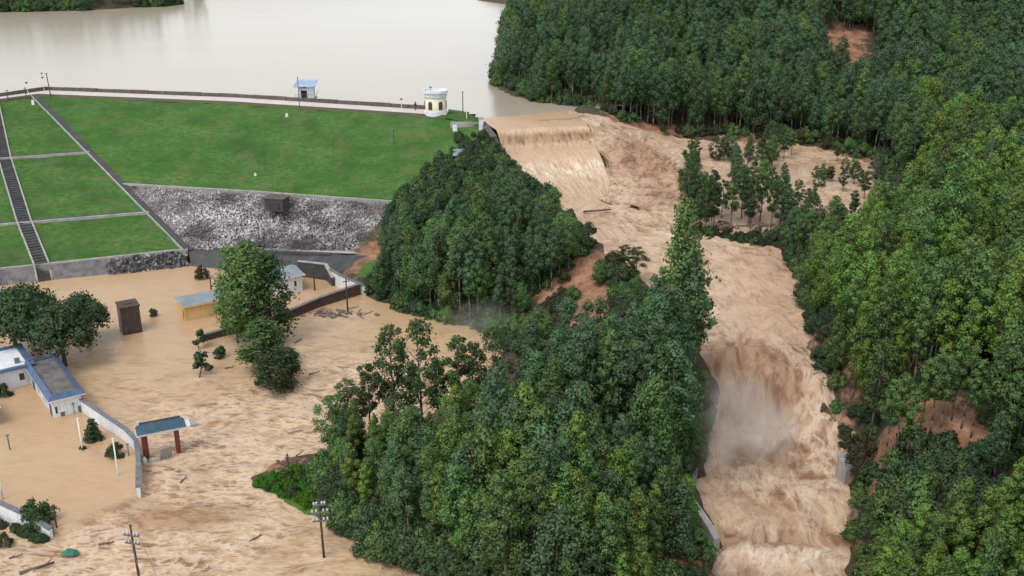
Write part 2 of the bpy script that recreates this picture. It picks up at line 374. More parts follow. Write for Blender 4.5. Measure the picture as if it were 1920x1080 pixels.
def river_d(P): return np.minimum(sdf(P, chan_poly), sdf(P, pool_poly))

SHORE = [(1000, 1150), (860, 1100), (790, 1078), (740, 1055), (690, 1020), (640, 992), (580, 966), (520, 936), (468, 905), (500, 880), (545, 852), (640, 832), (720, 808), (800, 778),
         (860, 745), (905, 710), (935, 670), (948, 640), (920, 618), (850, 607), (800, 592), (740, 574), (690, 562), (672, 545)]
T = [tuple(U(a, b, 0.0)) for a, b in SHORE]
def tc(l): T.extend(tuple(U(*q)) for q in l)
# bed of the flooded valley
tc([(a, b, -2.5) for a, b in ((0, 1100), (200, 1000), (450, 1000), (600, 1050), (400, 900), (0, 900), (150, 830), (300, 780), (500, 780), (650, 740), (760, 700), (860, 660), (600, 640), (300, 650), (50, 620), (450, 560), (640, 590), (800, 640), (-150, 700), (-150, 1000), (700, 1150), (400, 1200), (0, 1250))])
# under the dam and the reservoir
tc([(a, b, -4) for a, b in ((0, 470), (200, 440), (350, 420), (500, 440), (620, 440))] + [(0, 300, 4), (300, 300, 5), (500, 300, 5), (640, 320, 5), (0, 200, 12), (200, 210, 12), (500, 220, 12), (700, 230, 12), (-200, 300, 4), (-200, 500, -3)])
tc([(a, b, 8) for a, b in ((0, 120), (300, 120), (600, 120), (850, 150), (300, 60), (700, 60), (880, 60), (800, 15), (500, 15), (300, 40))])
# abutment and wooded slope between dam and spillway
tc([(740, 392, 8.3), (740, 440, 5), (742, 478, 2.6), (705, 490, 2.2), (690, 520, 1.2), (860, 228, 18.8), (905, 240, 18.6), (932, 262, 17.2), (938, 292, 15.6), (958, 318, 14.4), (1000, 358, 12.6), (1050, 396, 11.2), (1100, 446, 10.2), (1135, 482, 9.6), (1120, 500, 8.2), (1060, 545, 5.5), (1090, 600, 5.0), (1000, 600, 2.2), (1180, 540, 8.2), (1240, 590, 8.0), (780, 330, 11.5), (850, 280, 16)])
# wooded spit
tc([(560, 905, 1.2), (650, 930, 2.2), (760, 960, 3), (900, 1000, 3.5), (1000, 1080, 2.5), (800, 860, 3.4), (950, 820, 5), (1100, 780, 6.5), (1000, 920, 5.5), (1150, 900, 5), (1200, 700, 7.5), (1100, 700, 5.5), (980, 720, 3), (1290, 700, 7.4), (1300, 660, 7.6), (1290, 800, 4.6), (1278, 880, 2.4), (1268, 940, 1.4), (1300, 1000, 0.6), (1322, 1040, 0.0), (1290, 1080, -0.4), (1200, 1000, 3), (1150, 1100, 2), (1250, 1180, -1)])
for a, b, z in SECT:                                    # channel bed and the water line itself
    A, B = U(*a, z), U(*b, z); T += [tuple(A), tuple(B), tuple(A.lerp(B, 0.3) - Vector((0, 0, 2.6))), tuple(A.lerp(B, 0.7) - Vector((0, 0, 2.6)))]
tc([(1200, 300, 9.5), (1220, 345, 8.5), (1300, 330, 9), (1390, 330, 9.2), (1500, 330, 9.5), (1600, 370, 9.4), (1180, 260, 12), (1120, 228, 14.5), (1030, 330, 7), (1060, 290, 9), (1000, 270, 11)])
# far side of the pool, island, right bank
tc([(1250, 246, 13.8), (1280, 252, 12.3), (1400, 256, 11.9), (1540, 270, 11.5), (1640, 302, 11.3), (1735, 388, 11.1), (1740, 425, 11.3), (1690, 428, 11), (1600, 426, 10.8), (1505, 458, 10.3), (1290, 418, 10.0), (1340, 420, 10.7), (1400, 428, 10.8), (1460, 438, 10.7)])
tc([(1490, 475, 9.8), (1520, 505, 10.2), (1540, 600, 9.5), (1555, 690, 8.5), (1575, 760, 6.5), (1600, 830, 3.8), (1640, 890, 2.2), (1640, 960, 1.0), (1630, 1010, 0.0), (1625, 1080, -1.0), (1640, 1200, -2), (1700, 1060, 1.2), (1800, 980, 3.6), (1900, 1000, 4.6), (1700, 900, 4.2), (1660, 850, 6), (1750, 810, 8.6), (1830, 830, 8.2), (1950, 820, 10), (1700, 740, 9.5), (1850, 700, 11), (1620, 640, 10.4), (1750, 600, 11.4), (1900, 560, 13), (1600, 500, 11), (1750, 480, 12), (1900, 440, 14), (2100, 500, 15), (2100, 800, 12), (2100, 1000, 7), (2000, 1250, 2)])
# the big wooded hill by the reservoir and the far shore
tc([(930, 157, 18), (960, 182, 18), (1010, 190, 18), (1070, 197, 18), (1125, 199, 18), (945, 100, 18), (950, 60, 18), (952, 25, 18), (955, 8, 18), (915, 110, 14), (920, 60, 14), (1150, 205, 19.5), (1190, 222, 16.6), (1640, 290, 13), (1800, 330, 14), (1950, 330, 16)])
for x, y, z in ((10, 262, 22), (30, 262, 23), (60, 258, 21), (100, 255, 22), (115, 250, 22), (140, 240, 22), (25, 320, 32), (60, 300, 36), (100, 290, 38), (140, 280, 38), (200, 250, 36), (40, 420, 46), (100, 400, 58), (180, 380, 60), (260, 300, 55), (20, 540, 40), (120, 540, 70), (260, 500, 72), (240, 150, 22), (200, 90, 14), (220, 40, 5)):
    T.append((x, y, z))
tc([(1577, 128, 21.6), (1577, 112, 23.2), (1577, 92, 25.3), (1577, 72, 27.4), (1535, 120, 22.4), (1540, 78, 26.8), (1620, 120, 22.4), (1615, 78, 26.8)])
tc([(-100, 24, 18), (0, 22, 18), (100, 20, 18), (200, 18, 18), (300, 12, 18), (350, 7, 18)])
for x, y, z in ((-420, 520, 30), (-320, 500, 28), (-240, 500, 27), (-190, 500, 25), (-170, 560, 24), (-300, 600, 34), (-210, 660, 30), (-420, 420, 20), (-420, 300, 26), (-300, 200, 22), (-200, 240, 22), (-220, 150, 12), (-200, 60, -2), (0, 640, 8), (-60, 560, 6), (-60, 700, 8), (-110, 640, 8), (0, 720, 8), (-130, 560, 12)):
    T.append((x, y, z))
TER = RBF(T)
CHUTE = [U(*q)[:2] for q in ((940, 232, 17.6), (1100, 232, 17.6), (1142, 300, 12.4), (1170, 388, 9.6), (1072, 412, 9.4), (1004, 345, 11.6), (948, 290, 14.5))]
CHZ = RBF([tuple(U(*q)) for q in ((930, 236, 17.8), (1100, 230, 17.8), (936, 262, 16.1), (1109, 253, 16.1), (942, 291, 14.4), (1118, 278, 14.4), (975, 322, 12.7), (1133, 310, 12.7), (1010, 350, 11.2), (1142, 338, 11.2), (1055, 386, 9.7), (1150, 366, 9.7))])
LAKE = [U(*q, 18)[:2] for q in ((-300, 205), (0, 170), (80, 160), (800, 196), (850, 204), (905, 222), (935, 236), (1100, 232), (1085, 208), (1125, 202), (1070, 199), (1010, 192), (958, 184), (926, 158), (936, 120), (943, 90), (949, 55), (951, 25), (954, 8), (620, -20), (355, 8), (300, 14), (200, 20), (0, 24), (-300, 30))]
def ground_raw(x, y):
    x = np.asarray(x, float); y = np.asarray(y, float)
    P = np.c_[x.ravel(), y.ravel()]
    z = TER(x, y)
    d = np.minimum(river_d(P), sdf(P, CHUTE)); rz = RIV(x, y)
    # bank just outside the channel stays above the water, bed inside stays below it
    z = np.where(d > 0.0, np.maximum(z, rz + np.clip(d * 0.6, 0, 0.8) - np.clip((d - 5) * 3, 0, 60)), z)
    z = np.where(d < -0.6, np.minimum(z, rz - 0.8), z)
    z = np.where(sdf(P, LAKE) < -0.8, np.minimum(z, 16.8), z)
    z = np.where(sdf(P, CHUTE) < 1.2, np.minimum(z, CHZ(x, y) - 1.6), z)
    return z
def ground(x, y):
    z = ground_raw(x, y); x = np.asarray(x, float).ravel(); y = np.asarray(y, float).ravel()
    return z + fbm(x * 0.13, y * 0.13, 3) * 0.5 + fbm(x * 0.6, y * 0.6, 8, 3) * 0.22

def grid_mesh(name, X, Y, Z, keep, m, attrs=None, uv=None, smooth=True):
    """X, Y, Z (rows, cols); keep (rows-1, cols-1) mask of cells"""
    r, c = X.shape; idx = np.arange(r * c).reshape(r, c)
    q = np.stack([idx[:-1, :-1], idx[:-1, 1:], idx[1:, 1:], idx[1:, :-1]], -1)[keep]
    used = np.unique(q); re = np.full(r * c, -1); re[used] = np.arange(len(used))
    co = np.c_[X.ravel(), Y.ravel(), Z.ravel()][used]; q = re[q]
    me = bpy.data.meshes.new(name)
    me.vertices.add(len(co)); me.vertices.foreach_set('co', co.astype(np.float32).ravel())
    me.loops.add(q.size); me.loops.foreach_set('vertex_index', q.astype(np.int32).ravel())
    me.polygons.add(len(q)); me.polygons.foreach_set('loop_start', (np.arange(len(q)) * 4).astype(np.int32)); me.polygons.foreach_set('loop_total', np.full(len(q), 4, np.int32))
    me.update(calc_edges=True); me.validate()
    if smooth: me.polygons.foreach_set('use_smooth', np.ones(len(q), bool))
    for k, v in (attrs or {}).items():
        a = me.attributes.new(k, 'FLOAT', 'POINT'); a.data.foreach_set('value', v.ravel()[used].astype(np.float32))
    if uv is not None:
        l = me.uv_layers.new(name='flow'); uvv = np.c_[uv[0].ravel(), uv[1].ravel()][used][q.ravel()]
        l.data.foreach_set('uv', uvv.astype(np.float32).ravel())
    me.materials.append(m)
    o = bpy.data.objects.new(name, me); col.objects.link(o); return o

# terrain sheet, finer near the camera
xs = np.concatenate([np.arange(-460, -150, 12), np.arange(-150, 130, 1.3), np.arange(130, 420, 10)])
ys = np.concatenate([np.arange(40, 270, 1.3), np.arange(270, 340, 4), np.arange(340, 720, 14)])
X, Y = np.meshgrid(xs, ys)
Z = ground(X, Y).reshape(X.shape)
def spot(P, px, py, z, rx, ry=None):
    c = U(px, py, z); ry = ry or rx
    return np.exp(-(((P[:, 0] - c.x) / rx) ** 2 + ((P[:, 1] - c.y) / ry) ** 2))
P2 = np.c_[X.ravel(), Y.ravel()]
soil = np.zeros(len(P2)); grs = np.zeros(len(P2))
for s in ((1060, 545, 5.5, 5, 7), (1110, 500, 8.5, 4, 5), (1130, 480, 9.6, 3, 5), (1150, 560, 7, 5, 6), (1095, 590, 5, 4, 6), (1160, 212, 18.5, 5, 6), (1215, 236, 15, 5, 6), (1250, 250, 12.5, 6, 3), (1745, 790, 9, 4.5, 5), (1810, 830, 8, 3, 4), (1690, 770, 9, 3, 4), (1575, 800, 5, 1.8, 7), (1620, 880, 3, 2, 4), (1590, 740, 7, 1.8, 5), (1900, 560, 13, 6, 6), (1690, 415, 11, 4, 5), (700, 485, 2.2, 5, 6), (1640, 940, 1.5, 2.5, 5), (1300, 1040, 0.3, 2, 5), (530, 870, .5, 2.5, 3), (1500, 560, 9, 1.6, 12), (1300, 560, 8, 2, 5), (1640, 650, 10, 3, 4), (1720, 690, 10, 3, 3), (1540, 285, 11.5, 6, 3), (1400, 262, 11.7, 8, 3), (1650, 300, 11.4, 5, 3), (1577, 112, 23.2, 5.5, 4), (1577, 92, 25.3, 6.5, 5), (1585, 70, 27.4, 6, 6), (1577, 128, 21.6, 4.6, 4)):
    soil = np.maximum(soil, spot(P2, *s))
for s in ((700, 500, 2, 3, 4), (880, 255, 18, 10, 10), (850, 290, 15, 12, 8), (560, 920, 1, 3.5, 4), (520, 912, .6, 3, 3), (600, 940, 1, 3, 3)):
    grs = np.maximum(grs, spot(P2, *s))
terr = grid_mesh('terrain', X, Y, Z, np.ones((len(ys) - 1, len(xs) - 1), bool), M['ground'], {'soil': soil, 'grass': grs})
tag(terr, kind='structure')

# landslide scar on the hill: a steep cut of bare red earth set in the slope
sc0 = U(1575, 118, 22.5)

# flood water over the valley floor
WALLA = [U(145, 768), U(200, 806), U(240, 832), U(258, 850), U(263, 880), U(262, 936)]
inner = [Vector(p) for p in WALLA] + [U(235, 952), U(200, 966), U(150, 988), U(108, 1002), U(0, 955), U(-260, 900), U(-260, 700), U(60, 720)]
xs = np.concatenate([np.arange(-150, -75, 1.5), np.arange(-75, 22, 0.42)]); ys = np.concatenate([np.arange(55, 150, 0.42), np.arange(150, 178, 1.0)])
X, Y = np.meshgrid(xs, ys); P = np.c_[X.ravel(), Y.ravel()]
di = sdf(P, [(p[0], p[1]) for p in inner])
lift = 0.42 * ss(-di, -0.7, 0.5)
def g2(px, py, rx, ry, z=0): return spot(P, px, py, z, rx, ry)
turb = 0.4 * ss(P[:, 1], 135, 100) + 0.12 + 0.65 * g2(330, 985, 8, 6) + 0.5 * g2(420, 960, 8, 6) + 0.45 * g2(450, 800, 9, 8) + 0.4 * g2(560, 770, 10, 8) + 0.35 * g2(380, 880, 6, 8) + 0.35 * g2(150, 1050, 10, 5) + 0.4 * g2(640, 600, 6, 4) + 0.35 * g2(300, 1050, 8, 4) + 0.4 * g2(700, 680, 9, 9) + 0.35 * g2(600, 690, 8, 8) + 0.3 * g2(640, 800, 6, 8)
turb += 0.35 * fbm(P[:, 0] * 0.1, P[:, 1] * 0.1, 21)
turb = np.where(di < 0, 0.06, np.clip(turb, 0.04, 1)); turb = np.clip(turb * ss(P[:, 1], 168, 122) + 0.04, 0, 1)
edge = np.exp(-((di + 0.0) / 0.7) ** 2) * (P[:, 1] < U(262, 930).y) * (P[:, 0] > U(100, 1000).x - 1)
u = P[:, 0] * 0.8 + P[:, 1] * 0.6; v = -P[:, 0] * 0.6 + P[:, 1] * 0.8
wx = fbm(P[:, 0] * 0.25, P[:, 1] * 0.25, 40, 2) * 2
waves = turb * (0.30 * fbm(u * 0.55 + wx, v * 0.28, 50, 4) + 0.2 * (np.abs(fbm(u * 0.9 + wx, v * 0.5, 60, 3)) - 0.2))
waves += 0.03 * fbm(P[:, 0] * 0.4, P[:, 1] * 1.3, 70, 3) + edge * 0.25 * fbm(u * 1.2, v * 1.2, 72, 3)
turb2 = np.clip(turb + 0.8 * edge, 0, 1)
hn = waves / (turb + 0.08)
wake = sum(g2(a, b, 0.8, 0.5) for a, b in ((274, 868), (336, 856), (608, 1048), (264, 1100), (262, 944), (300, 868), (320, 864), (97, 1010), (652, 588), (512, 735), (480, 700), (374, 710)))
turb2 = np.clip(turb2 + 0.6 * wake, 0, 1)
crest = np.clip(0.7 * wake + 0.7 * ss(hn, 0.1, 0.28) * np.clip(turb * 1.5, 0, 1) + edge * 0.3 + 0.4 * g2(370, 985, 5, 2) + 0.4 * g2(450, 975, 5, 2), 0, 1)
ridge_x = np.interp(Y[:-1, :-1], [U(1080, 1150).y, U(1050, 900).y, U(1020, 780).y, U(980, 650).y, U(900, 560).y, U(700, 500).y], [U(1080, 1150).x, U(1050, 900).x, U(1020, 780).x, U(985, 650).x, U(900, 560).x, U(700, 500).x])
keep = X[:-1, :-1] < ridge_x
fl = grid_mesh('flood_water', X, Y, (lift + waves).reshape(X.shape), keep, M['flood'], {'turb': turb2, 'crest': crest, 'silt_shade': np.clip(0.7 * ss(-hn, 0.03, 0.22) * np.clip(turb * 1.5, 0, 1) + 0.55 * edge + 0.75 * g2(300, 970, 4, 2) + 0.7 * g2(345, 975, 4, 2) + 0.6 * g2(420, 965, 4, 2) + 0.5 * g2(385, 890, 1.2, 5) + 0.4 * g2(450, 795, 3, 3) + 0.4 * g2(280, 950, 2, 2), 0, 1)})  # wave-trough shade painted into the colour, plus step-edge tint and silt patches
tag(fl, kind='structure')

# reservoir
CK, CL, CR = U(80, 172, 20), U(0, 183, 20), U(800, 209, 20)
dirL = (CL - CK).normalized(); CLL = CK + dirL * 60
lake_poly = [CLL[:2], CK[:2], CR[:2], U(860, 205, 18)[:2], U(903, 224, 18)[:2], U(915, 233, 18)[:2], U(1085, 222, 18)[:2], U(1078, 210, 18)[:2], U(1140, 205, 18)[:2], (60, 260), (60, 725), (-420, 725), (-420, 180)]
xs = np.concatenate([np.arange(-420, -120, 8), np.arange(-120, 40, 1.5), np.arange(40, 70, 6)]); ys = np.concatenate([np.arange(180, 270, 1.2), np.arange(270, 730, 8)])
X, Y = np.meshgrid(xs, ys); P = np.c_[X.ravel(), Y.ravel()]
dl = sdf(P, lake_poly); d_l = np.maximum(0, -dl)
Z = 18 + 0.015 * fbm(P[:, 0] * 0.2, P[:, 1] * 0.5, 90, 3)
lip = spot(P, 1000, 240, 17.8, 14, 5); Z = Z - 0.25 * lip
tb = 0.02 + 0.35 * lip + 0.3 * spot(P, 1070, 214, 18, 6, 4)
cell = (dl.reshape(X.shape) < 0.6)
keep = cell[:-1, :-1] & cell[1:, 1:] & cell[1:, :-1] & cell[:-1, 1:]
lk = grid_mesh('reservoir_water', X, Y, Z.reshape(X.shape), keep, M['lake'], {'turb': tb, 'crest': tb * 0})
tag(lk, kind='structure')

# river below the spillway
xs = np.arange(0, 95, 0.36); ys = np.arange(62, 214, 0.36)
X, Y = np.meshgrid(xs, ys); P = np.c_[X.ravel(), Y.ravel()]
d = river_d(P); xc_ = U(1425, 720, 4).x
mk = ss(P[:, 1], 92, 100) * ss(P[:, 1], 124, 112)
Z = RIV(P[:, 0] + mk * 1.5 * fbm(P[:, 0] * 0.2, P[:, 1] * 0.2, 15), P[:, 1] + mk * (0.42 * (P[:, 0] - xc_) + 3.2 * fbm(P[:, 0] * 0.16, P[:, 1] * 0.16, 14)) + 1.6 * fbm(P[:, 0] * 0.2, P[:, 1] * 0.1, 16) * ss(P[:, 1], 95, 88))
# centre line for the flow coordinates
cl = np.array([((U(*a, z) + U(*b, z)) / 2)[:2] for a, b, z in SECT]); cl = np.r_[[[40, 215], [36, 195]], cl]
seg = np.r_[0, np.cumsum(np.hypot(*np.diff(cl, axis=0).T))]
best = np.full(len(P), 1e9); s_ = np.zeros(len(P)); n_ = np.zeros(len(P))
for i in range(len(cl) - 1):
    e = cl[i + 1] - cl[i]; L_ = np.hypot(*e); w = P - cl[i]; t = np.clip((w @ e) / (L_ * L_), 0, 1)
    q = w - t[:, None] * e; dd = np.hypot(*q.T); k = dd < best
    best = np.where(k, dd, best); s_ = np.where(k, seg[i] + t * L_, s_); n_ = np.where(k, (w @ np.array([-e[1], e[0]])) / L_, n_)
def g3(px, py, z, rx, ry): return spot(P, px, py, z, rx, ry)
tr = 0.46 + 0.9 * g3(1210, 300, 11.8, 8, 10) + 0.8 * g3(1230, 360, 10.3, 8, 7) + 0.4 * g3(1300, 430, 9, 12, 7) + 0.75 * g3(1410, 690, 5, 7, 4.5) + 0.5 * g3(1430, 760, 2.5, 7, 6) + 0.55 * g3(1450, 870, -1.2, 8, 5) + 0.3 * g3(1450, 940, -2, 9, 4) + 0.8 * g3(1470, 1018, -3.4, 10, 1.6) + 0.35 * g3(1460, 1070, -4, 9, 3) + 0.35 * g3(1460, 480, 8.4, 3, 6) + 0.25 * g3(1500, 300, 11, 14, 8)
tr = np.clip(tr + 0.3 * fbm(P[:, 0] * 0.12, P[:, 1] * 0.12, 33), 0.06, 1)
amp = tr * (0.75 + 0.8 * g3(1210, 310, 11.5, 9, 9) + 0.9 * g3(1410, 690, 5, 6, 5))
wv = amp * (0.8 * fbm(n_ * 0.35, s_ * 0.32, 80, 5) + 0.25 * fbm(n_ * 1.1, s_ * 0.9, 84, 3) + 0.4 * (0.3 - np.abs(fbm(n_ * 0.4 + 3, s_ * 0.6, 81, 4)))) + 0.05 * fbm(P[:, 0], P[:, 1], 82, 3)
wv += 0.9 * g3(1390, 668, 5.6, 5.5, 1.6) + 0.5 * g3(1455, 1030, -3.6, 8, 1.2) - 0.5 * g3(1455, 1012, -3.0, 9, 1.0)
hn = wv / (amp + 0.05)
cr = 0.8 * ss(hn, 0.16, 0.45) * np.clip(tr * 1.3, 0, 1) + 0.75 * g3(1400, 860, -1, 5, 7) * 0.5 + 0.3 * g3(1450, 950, -2, 9, 6) + 0.5 * g3(1150, 232, 16.6, 5, 5) + 0.25 * g3(1300, 440, 9, 9, 6) + 0.35 * g3(1450, 1070, -4, 9, 3)
silt_shade = 0.85 * ss(-hn, 0.0, 0.35) * np.clip(tr * 1.4, 0, 1) + 1.5 * g3(1385, 690, 5, 5.5, 4) + 0.7 * g3(1440, 735, 3.4, 5, 4) + 1.5 * g3(1205, 305, 11.8, 6.5, 11) + 0.9 * g3(1250, 370, 10, 6, 6) + 0.5 * g3(1460, 880, -1.3, 5, 3) + 0.6 * g3(1480, 1012, -3, 9, 1.2) + 0.5 * g3(1470, 480, 8.4, 4, 5) + 0.7 * g3(1530, 310, 11, 9, 6) + 0.5 * g3(1450, 500, 8, 3, 7)  # dark troughs imitate shade between waves; the placed spots are brown silt
wv += -0.9 * g3(1385, 700, 4.8, 3.5, 1.6) + 0.8 * g3(1400, 735, 3.2, 3, 1.8) + 0.6 * g3(1450, 720, 3.8, 2.5, 2) - 0.4 * g3(1430, 775, 2, 5, 1.2) + 0.7 * (g3(1390, 690, 5, 4, 3) + g3(1450, 740, 3, 4, 3)) * fbm(P[:, 0] * 0.7, P[:, 1] * 0.7, 17, 3)
cell = (d < 2.6).reshape(X.shape)
# leave the paved spillway chute to its own sheet
chute = [U(*q)[:2] for q in ((930, 246, 17.6), (1105, 239, 17.6), (1142, 300, 12.4), (1150, 366, 9.9), (1055, 386, 9.6), (1000, 345, 11.6), (942, 292, 14.5))]
dc = sdf(P, chute).reshape(X.shape)
cell &= dc > -0.9
keep = cell[:-1, :-1] & cell[1:, 1:] & cell[1:, :-1] & cell[:-1, 1:]
rv = grid_mesh('river_water', X, Y, (Z + wv).reshape(X.shape), keep, M['river'], {'turb': tr, 'crest': np.clip(cr, 0, 1), 'silt_shade': np.clip(silt_shade, 0, 1)}, (n_, s_))
tag(rv, kind='structure')

# falling sheet over the weir and the paved chute
W = [((902, 222), (1076, 208), 18.03, .05), ((908, 229), (1082, 217), 18.02, .08), ((930, 243), (1100, 236), 17.72, .2), ((933, 249), (1105, 241), 17.35, .5), ((937, 262), (1109, 253), 16.1, .75), ((939, 277), (1112, 267), 14.85, .55), ((942, 291), (1118, 278), 14.45, .18), ((955, 302), (1124, 288), 13.9, .3), ((975, 322), (1133, 310), 12.7, .5), ((1010, 350), (1142, 338), 11.2, .5), ((1055, 386), (1150, 366), 9.75, .5), ((1075, 402), (1165, 384), 9.3, .6)]
nr = len(W); rows = []; tt = []; vlen = 0; vv = []
for i in range(nr - 1):
    a0, b0, z0, t0 = W[i]; a1, b1, z1, t1 = W[i + 1]
    A0, B0, A1, B1 = U(*a0, z0), U(*b0, z0), U(*a1, z1), U(*b1, z1)
    n = max(3, int((A1 - A0).length / 0.4))
    for k in range(n + (1 if i == nr - 2 else 0)):
        t = k / n; rows.append((A0.lerp(A1, t), B0.lerp(B1, t))); tt.append(t0 + (t1 - t0) * t); vv.append(vlen + t * (A1 - A0).length)
    vlen += (A1 - A0).length
nc = 60
G = np.array([[tuple(a.lerp(b, k / (nc - 1))) for k in range(nc)] for a, b in rows])
tv = np.repeat(np.array(tt)[:, None], nc, 1); uu = np.repeat(np.linspace(0, 19, nc)[None], len(rows), 0); vv = np.repeat(np.array(vv)[:, None], nc, 1)
dz = tv * (0.28 * fbm(uu * 0.9, vv * 0.18, 95, 4) + 0.12 * fbm(uu * 2.2, vv * 0.7, 96, 3))
fall = np.exp(-((G[..., 2] - 15.9) / 0.9) ** 4)
G[..., 1] += fall * (0.35 * fbm(uu * 2.4, vv * 0.06, 97, 3)); G[..., 2] += dz
cr = np.clip(0.95 * np.exp(-((G[..., 2] - 12.6) / 1.3) ** 2) * (0.5 + 0.7 * vn(uu * 1.1, vv * 0.8, 99)), 0, 1)
ww = grid_mesh('weir_water', G[..., 0], G[..., 1], G[..., 2], np.ones((len(rows) - 1, nc - 1), bool), M['weir'], {'turb': tv, 'crest': cr, 'silt_shade': np.clip(fall * (0.6 + 0.6 * vn(uu * 2.5, vv * 0.05, 98)), 0, 1)}, (uu, vv))  # darker tint on the falling face stands in for shading of the drop
tag(ww, kind='structure')

# ------------------------------------------------------------------ the dam
def loft(name, rows, nu, nv, m, parent, amp=0.0, seed=0, attrs=None):
    """rows: polylines of equal point count, top to bottom; bilinear sheet"""
    R = np.array([[tuple(p) for p in r] for r in rows], float)          # (nr, np, 3)
    def rs(A, n, ax):
        x = np.linspace(0, A.shape[ax] - 1, n); i = np.minimum(x.astype(int), A.shape[ax] - 2); t = x - i
        a = np.take(A, i, ax); b = np.take(A, i + 1, ax); sh = [1, 1, 1]; sh[ax] = n
        return a + (b - a) * t.reshape(sh)
    G = rs(rs(R, nv, 0), nu, 1)
    if amp: G[..., 2] += amp * fbm(G[..., 0] * 0.35, G[..., 1] * 0.35 + G[..., 2] * 0.3, seed, 4)
    o = grid_mesh(name, G[..., 0], G[..., 1], G[..., 2], np.ones((nv - 1, nu - 1), bool), m)
    o.parent = parent; return o, G
def ribbon(name, pts, width, height, m, parent, lift=0.0):
    """a low raised strip following a polyline, standing on end points"""
    mb = MB(); pts = [Vector(p) for p in pts]; L_, R_ = [], []
    for i, p in enumerate(pts):
        d = (pts[min(i + 1, len(pts) - 1)] - pts[max(i - 1, 0)]); s = Vector((d.y, -d.x, 0)).normalized() * width / 2
        L_.append(p - s); R_.append(p + s)
    vs = []
    for l, r in zip(L_, R_): vs += [l + Vector((0, 0, lift - 0.6)), r + Vector((0, 0, lift - 0.6)), r + Vector((0, 0, lift + height)), l + Vector((0, 0, lift + height))]
    fs = []
    for i in range(len(pts) - 1):
        a, b = i * 4, i * 4 + 4
        for k in range(4): fs.append((a + k, a + (k + 1) % 4, b + (k + 1) % 4, b + k))
    fs += [(3, 2, 1, 0), tuple(len(vs) - 4 + k for k in range(4))]
    mb.add(vs, fs); return mb.build(name, m, parent)
def on_line(A, B, py):
    lo, hi = 0.0, 1.0
    for _ in range(40):
        t = (lo + hi) / 2
        if PJ(A.lerp(B, t))[1] < py: lo = t
        else: hi = t
    return A.lerp(B, t)
def on_px(A, B, px):          # A left, B right
    lo, hi = 0.0, 1.0
    for _ in range(40):
        t = (lo + hi) / 2
        if PJ(A.lerp(B, t))[0] < px: lo = t
        else: hi = t
    return A.lerp(B, t)
dam = empty('earth_dam', U(400, 480, 0), 0, 'grassed earth dam with stone toe below the reservoir', 'dam')
bpy.context.view_layer.update()
DI = Matrix.Translation(-Vector(dam.location))
K0 = U(80, 172, 20) + Vector((0, -3.7, -0.42)); KB = U(352, 468, 2.2)
K1 = on_line(K0, KB, 284); K2 = on_line(K0, KB, 346); K3 = on_line(K0, KB, 396)
def sh(p): return Vector(p) - Vector(dam.location)
# right-hand grass slope
gTR = U(905, 236, 18.9); gBR = U(860, 396, K2.z); gT = [K0, None, None, None, gTR]
gB = [K2, U(470, 360, K2.z), U(735, 379, K2.z), U(800, 386, K2.z), gBR]
for i_, p_ in ((1, U(440, 186, 20)), (2, CR), (3, U(838, 211, 20))): gT[i_] = p_ + Vector((0, -3.7, -0.42))
gT[0] = CK + Vector((0, -3.7, -0.42)); K0 = gT[0]
ob, G1 = loft('grass_slope', [[sh(p) for p in gT], [sh(p) for p in gB]], 160, 60, M['grass'], dam, 0.28, 5)
# left-hand grass slope in three terraces
Lr = [U(-200, 214, 19.7), U(-200, 311, K1.z), U(-200, 436, K3.z), U(-200, 526, 2.2)]; Rr = [K0, K1, K3, KB]
left_rows = list(zip(Lr, Rr))
for i in range(3):
    loft('grass_slope', [[sh(left_rows[i][0]), sh(left_rows[i][1])], [sh(left_rows[i + 1][0]), sh(left_rows[i + 1][1])]], 90, 34, M['grass'], dam, 0.22, 9 + i)
# crest road, upstream parapet and kerb
def offs(p, k, dz=0): return p + Vector((0.0, k, dz))
road_pts = [CLL, CK, U(440, 186, 20), CR, U(838, 211, 20)]
r0 = [offs(p, -2.6, 0.0) for p in road_pts]; r1 = [offs(p, 2.2, 0.0) for p in road_pts]
loft('crest_road', [[sh(p) for p in r1], [sh(p) for p in r0]], 120, 4, M['road'], dam, 0.02, 3)
loft('road_verge', [[sh(p) for p in r0], [sh(p + Vector((0, -1.2, -0.45))) for p in r0]], 120, 4, plain('trodden_verge', (0.075, 0.07, 0.03), (0.1, 0.075, 0.05), 0.5, 0.95, 0.5), dam, 0.05, 4)
capF = [gT[3], gT[3].lerp(gTR, 0.4), gT[3].lerp(gTR, 0.75), gTR]; capM = [U(840, 209, 20), U(868, 214, 19.7), U(890, 226, 19.2), U(909, 240, 18.5)]; capB = [U(842, 203, 17), U(874, 207, 17), U(900, 220, 17), U(918, 240, 17)]
loft('abutment_cap', [[sh(p + Vector((0, 0, 0.02))) for p in capB], [sh(p) for p in capM], [sh(p + Vector((0, -.3, 0.03))) for p in capF]], 30, 14, M['grass'], dam, 0.15, 6)
par = empty('x'); bpy.data.objects.remove(par)
mb = MB()
for a, b in zip(r1[:-2], r1[1:-1]):
    d = (b - a); L_ = d.length; n = int(L_ / 4)
    for k in range(n):
        p = a.lerp(b, (k + 0.5) / n); w_ = L_ / n * 0.97
        mb.box(sh(p + Vector((0, 0.15, 0.35 + 0.04 * (k % 3)))), (w_, 0.4, 0.75), math.atan2(d.y, d.x))
    mb.box(sh(a.lerp(b, 0.5) + Vector((0, 0.5, -1.3))), (L_, 0.3, 3.2), math.atan2(d.y, d.x))
mb.build('parapet', M['parapet'], dam)
